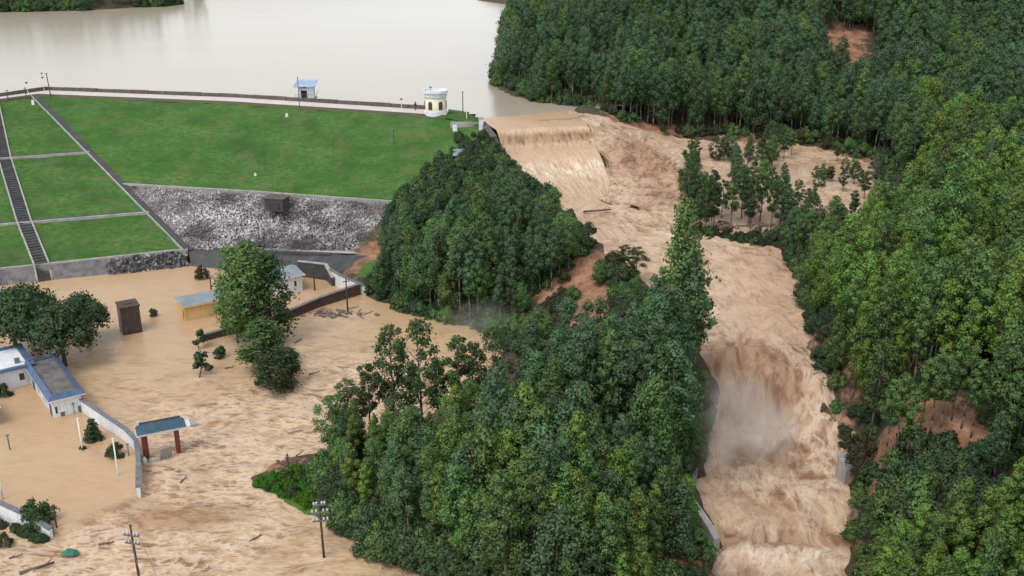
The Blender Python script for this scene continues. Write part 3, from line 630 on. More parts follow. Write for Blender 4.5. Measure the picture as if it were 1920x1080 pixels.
# stone band at the toe of the left slope
sb = [[sh(U(-200, 527, 2.2)), sh(U(60, 500, 2.2)), sh(KB)], [sh(U(-200, 562, -0.3)), sh(U(60, 533, -0.3)), sh(U(350, 503, -0.3))]]
loft('stone_revetment', sb, 90, 10, M['conc'].copy(), dam, 0.12, 31)
dam.children[-1].data.materials[0] = plain('dark_revetment_stone', (0.105, 0.1, 0.105), (0.035, 0.036, 0.04), 0.35, 0.85, 0.6, wear=(0.2, 0.19, 0.19))
# rubble toe of the right slope
RT = [K2 + Vector((0.6, -.3, -0.1)), U(470, 363, K2.z), U(745, 384, K2.z)]; RB = [KB + Vector((0.8, 0, 0)), U(500, 462, 2.2), U(748, 472, 2.4)]
_, GR = loft('rubble_bedding', [[sh(p) for p in RT], [sh(p) for p in RB]], 80, 26, M['debrisgrey'].copy(), dam, 0.3, 12)
dam.children[-1].data.materials[0] = plain('dark_rubble_bedding', (0.2, 0.19, 0.19), (0.08, 0.078, 0.08), 0.8, 0.95, 0.6)
def rocks(name, quad, n, smin, smax, parent, seed, tone0=0.15, tone1=0.95):
    r = np.random.default_rng(seed); A, B, C_, D_ = [np.array(q, float) for q in quad]
    base = MB().blob((0, 0, 0), 1, 0.28, 1, seed).v; bf = MB().blob((0, 0, 0), 1, 0.28, 1, seed).f
    base = np.array(base) ; bf = np.array(bf); V = []; Fc = []; tn = []
    for k in range(n):
        u, v = r.random(2); p = (A * (1 - u) + B * u) * (1 - v) + (D_ * (1 - u) + C_ * u) * v
        s = r.uniform(smin, smax) * (0.6 + r.random() ** 3)
        R3 = np.array(Euler(tuple(r.uniform(0, 6.28, 3))).to_matrix())
        V.append((base * np.array([s, s * r.uniform(.6, 1), s * r.uniform(.45, .8)])) @ R3.T + p + [0, 0, s * 0.2]); Fc.append(bf + k * len(base)); tn.append(np.full(len(base), r.uniform(tone0, tone1)))
    V = np.concatenate(V); Fc = np.concatenate(Fc); me = bpy.data.meshes.new(name)
    me.from_pydata(V.tolist(), [], Fc.tolist()); me.update()
    a = me.attributes.new('tone', 'FLOAT', 'POINT'); a.data.foreach_set('value', np.concatenate(tn).astype(np.float32))
    me.materials.append(M['rock']); o = bpy.data.objects.new(name, me); col.objects.link(o); o.parent = parent; tag(o, kind='stuff'); return o
rocks('rubble_stones', [sh(RT[0]), sh(RT[2]), sh(RB[2]), sh(RB[0])], 12000, 0.1, 0.25, dam, 3, 0.42, 0.72)
rocks('revetment_stones', [sh(U(200, 487, 2.2)), sh(KB), sh(U(352, 500, 0)), sh(U(200, 517, 0))], 420, 0.14, 0.36, dam, 4, 0.1, 0.85)
# path under the rubble, retaining bank below it
loft('toe_path', [[sh(U(368, 459, 2.3)), sh(U(500, 464, 2.3)), sh(U(750, 473, 2.5))], [sh(U(366, 466, 2.3)), sh(U(500, 471, 2.3)), sh(U(750, 478, 2.5))]], 50, 3, M['road'].copy(), dam, 0.02, 3)
dam.children[-1].data.materials[0] = M['conc']
loft('toe_bank', [[sh(U(352, 466, 2.25)), sh(U(500, 471.5, 2.27)), sh(U(735, 481, 2.4))], [sh(U(360, 505, -0.4)), sh(U(500, 522, -0.4)), sh(U(670, 530, -0.4))]], 60, 12, M['concdark'], dam, 0.25, 14)
# groin drain down the fold, berm drains, toe drain and stairway
dk = [K0.lerp(KB, t) for t in np.linspace(0, 1, 30)]
ribbon('groin_drain', [sh(p) for p in dk], 1.1, 0.22, M['concdark'], dam)
ribbon('drain_kerb', [sh(p + Vector((-0.75, -0.4, 0.02))) for p in dk], 0.22, 0.3, M['conc'], dam)
for (a, b) in left_rows[1:3]:
    ribbon('berm_drain', [sh(a.lerp(b, t)) for t in np.linspace(0, 1, 24)], 0.7, 0.16, M['concdark'], dam)
    ribbon('berm_kerb', [sh(a.lerp(b, t) + Vector((0.15, -0.75, -0.05))) for t in np.linspace(0, 1, 24)], 0.5, 0.22, M['conc'], dam)
ribbon('toe_kerb', [sh(left_rows[3][0].lerp(KB, t) + Vector((0, 0, 0.02))) for t in np.linspace(0, 1, 24)], 0.5, 0.2, M['conc'], dam)
ribbon('toe_drain', [sh(p) for p in [KB, U(380, 462, 2.4), U(420, 467, 2.4), U(500, 471, 2.4), U(620, 476, 2.4)]], 0.9, 0.12, M['concdark'], dam)
ribbon('slope_kerb', [sh(p + Vector((0, 0, 0.05))) for p in [K2, U(470, 360, K2.z), U(735, 379, K2.z)]], 0.5, 0.2, M['conc'], dam)
st = []
for (a, b), px in zip(left_rows, (-14, 8, 45, 78)): st.append(on_px(a, b, px))
st.append(U(84, 526, 0.1))
sv = MB()
for a, b in zip(st[:-1], st[1:]):
    n = max(2, int((a.z - b.z) / 0.22)); d = b - a; az = math.atan2(d.y, d.x)
    for k in range(n):
        p = a.lerp(b, (k + 0.5) / n); sv.box(sh(p + Vector((0, 0, -0.02))), (math.hypot(d.x, d.y) / n * 1.02, 1.9, 0.5), az)
sv.build('stairway', M['concdark'], dam)
for sgn in (-1, 1):
    pts = []
    for p in st:
        d = (st[-1] - st[0]); s_v = Vector((d.y, -d.x, 0)).normalized() * (1.12 * sgn); pts.append(sh(p + s_v + Vector((0, 0, 0.1))))
    ribbon('stair_kerb', pts, 0.26, 0.28, M['conc'], dam)

# spillway walls
def wall_run(name, pts, th, hts, m, label, cat='wall', cop=None, group=None, below=1.2):
    base = pts[0]; e = empty(name, base, 0, label, cat, group); e['kind'] = 'thing'; mb = MB(); mc = MB()
    for i in range(len(pts) - 1):
        a, b = pts[i] - base, pts[i + 1] - base; d = b - a; n = Vector((d.y, -d.x, 0)).normalized() * th / 2
        ha, hb = hts[i], hts[i + 1]
        def quad(nn, lo, hi0, hi1, M_):
            vs = [a - nn + Vector((0, 0, lo)), b - nn + Vector((0, 0, lo)), b + nn + Vector((0, 0, lo)), a + nn + Vector((0, 0, lo)), a - nn + Vector((0, 0, hi0)), b - nn + Vector((0, 0, hi1)), b + nn + Vector((0, 0, hi1)), a + nn + Vector((0, 0, hi0))]
            M_.add(vs, [(3, 2, 1, 0), (4, 5, 6, 7), (0, 1, 5, 4), (1, 2, 6, 5), (2, 3, 7, 6), (3, 0, 4, 7)])
        quad(n, -below, ha, hb, mb)
        if cop:
            n2 = n * 1.5
            vs = []
            for nn, s in ((n2, 1),):
                vs = [a - nn + Vector((0, 0, ha + .003)), b - nn + Vector((0, 0, hb + .003)), b + nn + Vector((0, 0, hb + .003)), a + nn + Vector((0, 0, ha + .003)), a - nn + Vector((0, 0, ha + .14)), b - nn + Vector((0, 0, hb + .14)), b + nn + Vector((0, 0, hb + .14)), a + nn + Vector((0, 0, ha + .14))]
            mc.add(vs, [(3, 2, 1, 0), (4, 5, 6, 7), (0, 1, 5, 4), (1, 2, 6, 5), (2, 3, 7, 6), (3, 0, 4, 7)])
    mb.build('wall_body', m, e)
    if cop: mc.build('coping', cop, e)
    return e
wall_run('spillway_wall', [U(905, 243, 18.0), U(915, 256, 17.5), U(926, 273, 16.5), U(934, 288, 15.0), U(942, 305, 13.8)], 0.8, [1.4, 1.4, 1.6, 1.8, 1.4], M['brownwall'], 'dark stained concrete spillway wall between grass abutment and weir', cop=M['parapet'], below=5)
wall_run('chute_wall', [U(1102, 240, 17.0), U(1113, 262, 15.0), U(1126, 285, 13.4), U(1142, 306, 12.2), U(1150, 366, 9.8)], 0.4, [0.8, 0.6, 0.45, 0.4, 0.2], plain('mud_washed_concrete', (0.36, 0.25, 0.16), (0.2, 0.13, 0.08), 0.8, 0.8, 0.3), 'low concrete divider wall on the right edge of the spillway chute', below=3)
wall_run('abutment_wall', [U(845, 233, 19.0), U(880, 234, 19.0), U(897, 235, 18.8)], 0.3, [0.5, 0.5, 0.5], M['conc'], 'thin pale concrete ledge on the grass abutment beside the spillway', below=1)
p_ = U(902, 243, 18.4)
e = empty('gate_pier', p_, 0.1, 'white concrete pier at the top of the dark spillway wall', 'pier'); mb = MB(); mb.box((0, 0, 0.5), (0.8, 0.8, 3.2)); mb.build('pier_shaft', M['white'], e); MB().box((0, 0, 2.2), (1.0, 1.0, 0.2)).build('pier_cap', M['conc'], e)
wall_run('channel_wall', [U(1290, 955, -1.5), U(1312, 985, -1.8), U(1330, 1010, -2.2), U(1342, 1042, -3.4)], 0.7, [1.6, 1.6, 1.5, 2.0], M['conc'], 'pale concrete retaining wall at the left edge of the channel, nearest the camera', below=3)
wall_run('channel_wall', [U(1302, 850, 0.0), U(1300, 880, -0.8), U(1299, 905, -1.4)], 0.8, [2.2, 2.0, 1.6], M['conc'], 'grey concrete abutment low under the trees left of the misty rapids', below=3)
wall_run('channel_wall', [U(1606, 950, -1.6), U(1608, 985, -2.2)], 0.7, [2.0, 2.0], M['conc'], 'short grey concrete wall at the right edge of the channel', below=3)
wall_run('channel_wall', [U(1575, 885, -1.0), U(1592, 905, -1.4)], 1.2, [2.4, 1.6], M['conc'], 'grey rock-like concrete block on the right bank beside the rapids', below=3)

# ------------------------------------------------------------------ buildings
def frame(A, B):
    """origin A, local x from A to B, local y to its left"""
    d = B - A; return A, math.atan2(d.y, d.x), d.length
def rect_part(name, m, parent, c, size, rz=0, bevel=0.0): return MB().box(c, size, rz).build(name, m, parent, bevel=bevel)
def opening(name, parent, face, u, z, w, h, m_fill, m_frame, wx, wy):
    """a window or door with a proud frame on a house wall: face in 'x0','x1','y0','y1'"""
    t = 0.09
    if face in ('y0', 'y1'):
        y = -0.03 if face == 'y0' else wy + 0.03; c = (u, y, z + h / 2)
        f = MB()
        for dx in (-1, 1): f.box((u + dx * w / 2, y, z + h / 2), (t, 0.14, h + t))
        for dz in (0, 1): f.box((u, y, z + dz * h), (w - t - 0.004, 0.135, t))
        size = (w - t, 0.08, h - t)
    else:
        x = -0.03 if face == 'x0' else wx + 0.03; c = (x, u, z + h / 2)
        f = MB()
        for dx in (-1, 1): f.box((x, u + dx * w / 2, z + h / 2), (0.14, t, h + t))
        for dz in (0, 1): f.box((x, u, z + dz * h), (0.135, w - t - 0.004, t))
        size = (0.08, w - t, h - t)
    o = MB().box(c, size).build(name, m_fill, parent); f.build(name + '_frame', m_frame, o)
    return o
def skirt_roof(parent, wx, wy, z, out, rise, inn, m, m_in, drop=0.35):
    """flat roof framed by sloping tiled skirt, one piece per side, each of tile rows"""
    O = [(-out, -out), (wx + out, -out), (wx + out, wy + out), (-out, wy + out)]; I = [(inn, inn), (wx - inn, inn), (wx - inn, wy - inn), (inn, wy - inn)]
    sides = []
    for k in range(4):
        a, b, c, d = O[k], O[(k + 1) % 4], I[(k + 1) % 4], I[k]; mb = MB(); nr = 3
        for r in range(nr):
            t0, t1 = r / nr, (r + 1) / nr
            L0 = [a[i] + (d[i] - a[i]) * t0 for i in (0, 1)]; R0 = [b[i] + (c[i] - b[i]) * t0 for i in (0, 1)]
            L1 = [a[i] + (d[i] - a[i]) * t1 for i in (0, 1)]; R1 = [b[i] + (c[i] - b[i]) * t1 for i in (0, 1)]
            za, zb = z + rise * t0 + 0.05, z + rise * t1
            mb.add([(*L0, za), (*R0, za), (*R1, zb), (*L1, zb), (*L0, za - 0.08), (*R0, za - 0.08)], [(0, 1, 2, 3), (4, 5, 1, 0)])
        mb.add([(*d, z + rise), (*c, z + rise), (*c, z + 0.05), (*d, z + 0.05)], [(0, 1, 2, 3)])
        sides.append(mb.build('roof_skirt', m, parent))
    MB().box((wx / 2, wy / 2, z - 0.08), (wx + 2 * out - 0.01, wy + 2 * out - 0.01, 0.16)).build('eaves_band', M['white'], parent)
    fl_ = MB().box((wx / 2, wy / 2, z + 0.06), (wx - 2 * inn - 0.02, wy - 2 * inn - 0.02, 0.1)).build('roof_deck', m_in, parent)
    return fl_
# white office with blue skirt roof
A, rz, w = frame(U(103, 790, 0), U(153, 777, 0)); w = 3.3
hb = empty('office_building', A, rz, 'white building with blue tiled skirt roof around a grey flat deck', 'building')
wy_ = 12.6; wh = 2.75
MB().box((w / 2, wy_ / 2, wh / 2 - 0.75), (w, wy_, wh + 1.5)).build('wall', M['white'], hb)
skirt_roof(hb, w, wy_, wh + 0.1, 0.45, 0.55, 0.16, M['blue'], M['roofgrey'])
for k, u in enumerate((1.0, 3.2, 4.2, 6.6, 7.7, 9.8, 11.2)):
    if k in (0, 5): opening('door', hb, 'x0', u, -0.3, 0.75, 2.1, M['door'], M['doorgrey'], w, wy_)
    else: opening('window', hb, 'x0', u, 0.95, 0.55, 1.1, M['glass'], M['white'], w, wy_)
opening('window', hb, 'y0', 0.35, 0.9, 0.35, 1.0, M['glass'], M['white'], w, wy_)
opening('door', hb, 'y0', 0.98, -0.3, 0.6, 1.35, M['doorgrey'], M['white'], w, wy_); opening('door', hb, 'y0', 2.95, -0.3, 0.55, 1.6, M['doorgrey'], M['white'], w, wy_)
MB().tube((2.25, -0.12, -0.4), (2.25, -0.12, 1.6), 0.04).tube((2.25, -0.12, 1.62), (2.25, -0.12, 1.78), 0.13).build('downpipe', M['steel'], hb)
for q in range(9): MB().blob((random.uniform(0.7, w - .7), random.uniform(1, wy_ - 1), wh + 0.16), random.uniform(0.15, 0.4), 0.4, 1, q, (1, 1, 0.25)).build('roof_moss', M['debrisgrey'], hb, True)
# second wing behind it, with a white deck
A2 = U(64, 724, 0); h2 = empty('rear_wing', A2, rz, 'white rear wing with blue roof edge behind the blue-roofed office', 'building')
MB().box((-4.5, 3.4, 0.6), (9.0, 6.8, 4.6)).build('wall', M['white'], h2)
for c, s in (((-4.5, -0.3, 3.1), (10.0, 0.6, 0.3)), ((0.15, 3.4, 3.1), (0.7, 8.0, 0.32)), ((-4.5, 7.1, 3.1), (10.0, 0.6, 0.3))): MB().box(c, s).build('roof_skirt', M['blue'], h2)
MB().box((-4.6, 3.4, 2.97), (8.6, 6.7, 0.14)).build('roof_deck', M['white'], h2)
MB().box((-1.2, 1.5, 3.35), (0.6, 0.5, 0.6)).build('roof_hatch', M['steel'], h2)
opening('window', h2, 'y0', -1.2, 1.2, 0.7, 1.0, M['glass'], M['white'], 9, 6.8)
# corner of a third building at the frame edge
h3 = empty('gate_lodge', U(2, 802, 0), rz + 0.1, 'white lodge corner with dark slate roof cut by the left frame edge', 'building')
MB().box((-2.5, 2.5, 0.8), (5, 5, 3.6)).build('wall', M['white'], h3); MB().box((-2.5, 2.5, 2.68), (5.7, 5.7, 0.16)).build('eaves_band', M['white'], h3)
skr = MB(); skr.add([(-5.3, -.3, 2.78), (.3, -.3, 2.78), (.3, 5.3, 2.78), (-5.3, 5.3, 2.78), (-2.5, 2.5, 3.7)], [(0, 1, 4), (1, 2, 4), (2, 3, 4), (3, 0, 4), (3, 2, 1, 0)]); skr.build('roof', M['teal'], h3)
# dark louvred tower
A, rz4, w = frame(U(232, 629, 0), U(264, 623, 0)); w = 2.6; d_ = 2.8; hh = 4.05
t4 = empty('pump_tower', A, rz4 + 0.0, 'dark brown boxy pump tower standing alone in the flood', 'tower')
MB().box((w / 2, d_ / 2, hh / 2 - 0.8), (w, d_, hh + 1.6)).build('tower_body', M['darkbrown'], t4)
MB().box((w / 2, d_ / 2, hh + 0.08), (w + 0.25, d_ + 0.25, 0.2)).build('roof_slab', M['brownwall'], t4); MB().box((w / 2, d_ / 2, hh + 0.24), (0.9, 0.9, 0.14)).build('roof_hatch', M['darkbrown'], t4)
for u in (0.35, 0.95, 1.75): MB().box((-0.06, u + 0.2, hh / 2 - 0.1), (0.16, 0.22, hh - 0.1)).build('pilaster', M['palegrey'], t4)
for u in np.linspace(0.2, w - 0.2, 6): MB().box((u, -0.05, hh / 2 - 0.1), (0.07, 0.12, hh - 0.25)).build('cladding_rib', M['darkbrown'], t4)
# yellow house with flat slab roof
A, rz5, w = frame(U(348, 602, 0), U(430, 586, 0)); w = 6.6; d_ = 4.3; hh = 2.1
t5 = empty('yellow_house', A, rz5, 'yellow house with blue-grey flat roof, flooded up to its windows', 'house')
MB().box((w / 2, d_ / 2, hh / 2 - 0.9), (w, d_, hh + 1.8)).build('wall', M['yellow'], t5)
MB().box((w / 2, d_ / 2, hh + 0.1), (w + 0.6, d_ + 0.6, 0.2)).build('roof_edge', M['yellow'], t5)
MB().box((w / 2, d_ / 2, hh + 0.225), (w + 0.45, d_ + 0.45, 0.05)).build('roof_slab', M['roofslab'], t5)
opening('door', t5, 'x0', 0.55, -0.5, 0.55, 2.0, M['door'], M['yellow'], w, d_)
opening('window', t5, 'y0', 4.9, 0.55, 1.2, 0.8, M['glass'], M['white'], w, d_); MB().box((5.2, -0.45, 1.55), (2.0, 0.8, 0.1)).build('awning', M['conc'], t5)
# white house with grey roof behind the tall tree
A, rz6, w = frame(U(542, 546, 0.3), U(568, 541, 0.3)); w = 2.3; d_ = 5.0; hh = 2.3
t6 = empty('white_house', A, rz6, 'small white house with grey roof half hidden behind the tall flooded tree', 'house')
MB().box((w / 2 - 1.0, d_ / 2, hh / 2 - 0.6), (w + 2, d_, hh + 1.2)).build('wall', M['white'], t6)
MB().box((w / 2 - 1.0, d_ / 2, hh + 0.08), (w + 2.9, d_ + 0.9, 0.14)).build('eaves_band', M['white'], t6)
mb = MB(); x0, x1, y0, y1 = -2.3, w + 0.35, -0.4, d_ + 0.4; mb.add([(x0, y0, hh + .16), (x1, y0, hh + .16), (x1, y1, hh + .16), (x0, y1, hh + .16), (x0 + .3, d_ / 2, hh + .9), (x1 - .3, d_ / 2, hh + .9)], [(0, 1, 5, 4), (2, 3, 4, 5), (1, 2, 5), (3, 0, 4)]); mb.build('roof', M['roofslab'], t6)
opening('window', t6, 'y0', 1.1, 0.6, 0.5, 1.0, M['glass'], M['white'], w, d_)
# gatehouse
A, rz7, w = frame(U(276, 862, 0), U(336, 850, 0)); 
t7 = empty('gatehouse', A, rz7, 'entrance gate portal with dark teal roof on two maroon columns', 'gate')
gw = w
for x in (0.0, gw): 
    MB().box((x, 0.25, 1.0), (0.62 if x == 0 else 0.5, 0.62, 4.4)).build('column', M['maroon'], t7)
MB().box((gw / 2 + 0.35, 0.25, 3.32), (gw + 2.3, 1.7, 0.3)).build('lintel', M['white'], t7)
mb = MB(); x0, x1 = -0.75, gw + 1.05; mb.add([(x0, -0.75, 3.48), (x1, -0.75, 3.48), (x1 - 0.35, 0.6, 4.15), (x0 + 0.35, 0.6, 4.15), (x0, 1.3, 3.48), (x1, 1.3, 3.48)], [(0, 1, 2, 3), (3, 2, 5, 4), (0, 3, 4), (2, 1, 5)]); mb.build('roof', M['teal'], t7)
MB().box((gw / 2 + 0.15, 0.62, 4.18), (gw + 1.3, 0.16, 0.2)).build('roof_ridge', M['concdark'], t7)
for x in (x0 + 0.35, x1 - 0.35): MB().box((x, 0.6, 4.28), (0.14, 0.2, 0.4)).build('ridge_finial', M['white'], t7)
MB().box((gw + 1.75, 0.3, 3.3), (1.1, 1.5, 0.26), 0.06, 0.05).build('broken_canopy', M['conc'], t7)
g8 = empty('gate_leaf', U(312, 856, 0.3), rz7 + 0.3, 'pale battered gate leaf jammed beside the right maroon column', 'gate leaf'); mb = MB()
mb.box((0, 0, 0.5), (1.3, 0.1, 1.5), 0, 0.25).build('panel', M['conc'], g8)
for k in range(4): MB().tube((-0.55 + k * 0.36, -0.15, -0.2), (-0.55 + k * 0.36, 0.15, 1.15), 0.035).build('bar', M['steel'], g8)
g9 = empty('guard_stone', U(290, 866, 0), 0.2, 'broken white masonry at the foot of the left gate column', 'rubble'); MB().blob((0, 0, 0.2), 0.5, 0.3, 1, 5, (1.2, .6, .8)).build('masonry_block', M['conc'], g9); MB().blob((-1.0, -0.1, 0.35), 0.35, 0.2, 1, 6, (.8, .8, 1.3)).build('masonry_block', M['white'], g9)

# compound walls
wall_run('compound_wall', [Vector(p) for p in WALLA], 0.34, [1.9, 1.9, 1.8, 1.7, 1.7, 1.35], M['white'], 'long curved white compound wall with grey coping beside the gatehouse', cop=M['coping'])
wl_pts = [U(-120, 915, 0.2), U(0, 968, 0.1), U(45, 985, 0.1), U(75, 999, 0.1), U(97, 1006, 0.1)]
wall_run('compound_wall', wl_pts, 0.36, [2.0, 1.7, 1.4, 1.3, 0.8], M['white'], 'white compound wall with a dark hedge at its foot, bottom left', cop=M['coping'])
wall_run('yard_wall', [U(380, 640, 0), U(450, 622, 0), U(530, 600, 0.2), U(600, 570, 0.4), U(675, 546, 0.5)], 0.4, [0.9, 1.0, 1.0, 1.0, 1.2], M['brownwall'], 'low brown yard wall with grey coping running behind the tall flooded tree', cop=M['coping'])
wall_run('yard_wall', [U(612, 512, 1.2), U(640, 532, 0.8), U(688, 548, 0.4)], 0.35, [1.0, 1.4, 0.9], M['white'], 'bright white wall descending the bank below the rubble toe', cop=M['coping'])
wall_run('yard_wall', [U(560, 505, 1.2), U(612, 512, 1.2), U(625, 530, 0.6)], 0.4, [1.4, 1.5, 0.8], M['concdark'], 'dark retaining wall behind the small white house', cop=M['conc'])
hd = None

# huts on the dam
p_ = U(575, 192, 18.0); e = empty('gate_house', p_, 0.06, 'white intake hut with blue skylit roof standing in the reservoir behind the dam', 'hut')
for x in (-1.6, 1.6):
    for y in (-1.2, 1.2): MB().box((x, y, -1.0), (0.35, 0.35, 3.6)).build('leg', M['conc'], e)
MB().box((0, 0, 0.95), (4.4, 3.2, 0.25)).build('platform', M['conc'], e)
MB().box((0.2, 0.1, 2.4), (3.2, 2.4, 2.7)).build('wall', M['white'], e)
mb = MB(); mb.add([(-2.5, -1.9, 3.75), (2.3, -1.9, 3.75), (2.6, 1.6, 4.75), (-1.9, 1.6, 4.75), (-2.5, -1.9, 3.6), (2.3, -1.9, 3.6), (2.6, 1.6, 4.6), (-1.9, 1.6, 4.6)], [(0, 1, 2, 3), (4, 5, 1, 0), (5, 6, 2, 1), (6, 7, 3, 2), (7, 4, 0, 3), (7, 6, 5, 4)]); mb.build('roof', M['bluepane'], e)
MB().box((-0.3, -1.13, 2.0), (1.3, 0.08, 1.6)).build('door', M['glass'], e); MB().box((1.83, 0.2, 2.6), (0.08, 0.9, 1.2)).build('window', M['glass'], e); MB().box((-0.4, -1.15, 3.45), (1.5, 0.1, 0.35)).build('window', M['glass'], e)
for x in np.linspace(-2.15, 2.15, 7):
    MB().tube((x, -1.55, 1.05), (x, -1.55, 2.0), 0.035, n=5).build('railing_post', M['steel'], e)
MB().tube((-2.2, -1.55, 2.0), (2.2, -1.55, 2.0), 0.04, n=5).build('handrail', M['steel'], e); MB().tube((2.15, -1.5, 1.1), (2.6, 0.6, 2.4), 0.05, n=5).build('stair_rail', M['steel'], e)
p_ = U(817, 212, 20.0); e = empty('round_tower', p_, 0, 'cream round valve tower with flat rimmed roof at the dam end', 'tower')
MB().lathe([(0, -0.8), (2.25, -0.8), (2.25, 0.55), (2.12, 0.6), (2.12, 0.6)], 32).build('plinth', M['white'], e, False)
MB().lathe([(2.1, 0.55), (2.1, 3.35), (1.9, 3.4)], 36).build('drum_wall', M['cream'], e, True)
MB().lathe([(2.1, 3.3), (2.32, 3.34), (2.32, 3.62), (2.12, 3.66), (2.12, 4.05), (2.55, 4.1), (2.55, 4.55), (2.3, 4.55), (2.3, 4.2), (0, 4.2)], 36).build('roof_rim', M['white'], e)
for a in (-115, -58, -172, 0, 60, 120):
    t = math.radians(a); cx, cy = 2.1 * math.cos(t), 2.1 * math.sin(t); mb = MB()
    mb.box((cx, cy, 1.55), (0.16, 0.8, 1.2), t); mb.tube((cx * 0.96, cy * 0.96, 2.15), (cx * 1.04, cy * 1.04, 2.15), 0.4, n=14); mb.build('arched_window', M['brownwall'], e)
MB().tube((-0.9, 0, 4.2), (-0.9, 0, 5.0), 0.05).box((-0.9, 0, 5.05), (0.5, 0.4, 0.3)).build('roof_vent', M['steel'], e)
p_ = U(515, 388, 8.0); e = empty('gauge_hut', p_, math.atan2((CR - CK).y, (CR - CK).x), 'small dark stone gauge hut set into the rubble toe', 'hut')
MB().box((0, 1.0, 0.4), (3.6, 2.6, 2.2)).build('wall', M['concdark'], e); MB().box((0, 1.0, 1.58), (4.0, 3.0, 0.16)).build('roof_slab', M['parapet'], e); MB().box((0, -0.34, 0.3), (2.2, 0.1, 1.2)).build('door', M['door'], e)
p_ = U(872, 304, 15.2); e = empty('tin_shed', p_, 0.05, 'grey sheet-roofed shed among the shrubs below the spillway abutment', 'shed')
MB().box((0, 1.0, 0.5), (3.6, 2.0, 1.8)).build('wall', M['concdark'], e); MB().box((0, 0.9, 1.55), (4.3, 2.8, 0.1), 0, 0.22).build('roof', M['roofslab'], e)

# dam-crest furniture
def lamp_post(px, py, z, h, label, name='lamp_post', headm='steel', lean=0.0, m='whitepole', r=0.06, double=False):
    e = empty(name, U(px, py, z), 0, label, 'lamp post'); MB().tube((0, 0, -0.3), (lean, 0, h), r, r * 0.8).build('post', M[m], e)
    MB().blob((lean, 0, h + 0.15), 0.32, 0.1, 1, 3, (1, 1, 0.8)).build('lamp_head', M[headm], e, True)
    if double: MB().blob((lean - 0.1, 0.2, h + 1.0), 0.28, 0.1, 1, 4, (1, 1, 0.8)).build('lamp_head', M[headm], e, True); MB().tube((lean, 0, h), (lean - 0.1, 0.2, h + 1), r * .8).build('post_top', M[m], e)
    return e
lamp_post(84, 176, 20, 3.4, 'white twin-globe lamp post next to the tall mast at the dam bend', double=True)
lamp_post(53, 178, 20, 2.5, 'white lamp post on the dam crest left of the bend')
lamp_post(753, 206, 20, 2.0, 'white lamp post on the dam crest before the round tower')
def mast(px, py, z, h, label, m='steel', r=0.1, lean=0.0, name='mast', cat='mast'):
    e = empty(name, U(px, py, z), 0, label, cat); MB().tube((0, 0, -0.5), (lean, 0, h), r, r * 0.7).build('shaft', M[m], e); MB().box((lean, 0, h + 0.03), (r * 3.2, r * 3.2, 0.1)).build('cap', M[m], e); return e
mast(95, 178, 20, 4.6, 'tall dark mast at the bend of the dam crest', 'concdark', 0.13, -0.25)
mast(15, 184, 20, 1.6, 'short dark post on the dam crest near the left edge', 'concdark', 0.12)
mast(49, 180, 20, 1.7, 'short dark post on the dam crest just left of the bend', 'concdark', 0.12)
mast(562, 204, 20, 6.2, 'thin dark lamp mast on the crest in front of the blue-roofed hut', 'concdark', 0.08)
mast(868, 212, 19.5, 4.2, 'grey mast behind the abutment right of the round tower', 'steel', 0.12)
mast(875, 228, 18.8, 2.5, 'slim white stake on the abutment above the spillway', 'whitepole', 0.1)
mast(498, 322, 11, 5.0, 'thin rusty pole on the grass slope below a pale line', 'wood', 0.05)
mast(740, 306, 12, 6.4, 'dark thin pole on the right of the grass slope', 'concdark', 0.09)
e = empty('person', U(779, 207, 20), 0, 'person in dark clothing standing on the dam crest by the tower', 'person')
mb = MB(); mb.lathe([(0.0, 0), (0.09, 0.0), (0.1, 0.45), (0.15, 0.8), (0.17, 1.0), (0.16, 1.15), (0.2, 1.4), (0.1, 1.5), (0.06, 1.55), (0.1, 1.62), (0.11, 1.72), (0.07, 1.82), (0, 1.84)], 12); mb.tube((0.18, 0, 1.38), (0.26, -0.05, 0.8), 0.06, 0.045); mb.tube((-0.18, 0, 1.38), (-0.26, -0.05, 0.8), 0.06, 0.045); mb.build('body', M['cloth'], e, True)
def marker(px, py, z, s, label):
    e = empty('survey_marker', U(px, py, z), 0.3, label, 'marker'); MB().box((0, 0, s * 0.5 - 0.15), (s * 0.8, s * 0.8, s + 0.3), 0, taper=0.85).build('marker_block', M['whitepole'], e, bevel=0.04); MB().box((0, 0, s + 0.06), (s * 0.5, s * 0.5, 0.12)).build('marker_cap', M['conc'], e)
def dface(px, py):            # height of the right grass slope at a survey pixel
    lo, hi = 2.0, 19.7
    g = G1.reshape(-1, 3) + np.array(dam.location)
    pj = np.array([PJ(p) for p in g[::3]]); k = np.argmin((pj[:, 0] - px) ** 2 + (pj[:, 1] - py) ** 2); return g[::3][k][2] + 0.1
marker(62, 194, 19.4, 0.7, 'white survey block on the grass just below the dam bend')
marker(119, 335, on_px(*left_rows[1], 119).lerp(on_px(*left_rows[2], 119), 0.47).z, 0.55, 'white survey block in the middle terrace of the left grass slope')
marker(538, 220, dface(538, 220), 0.75, 'white survey block high on the grass in front of the blue-roofed hut')
marker(479, 331, dface(479, 331), 0.6, 'white survey block low on the grass above the rubble toe')
marker(853, 243, 18.6, 0.95, 'white survey block on the abutment left of the spillway wall')
marker(434, 464, 2.4, 0.6, 'white survey block at the foot of the rubble toe')
mb = empty('x2'); bpy.data.objects.remove(mb)

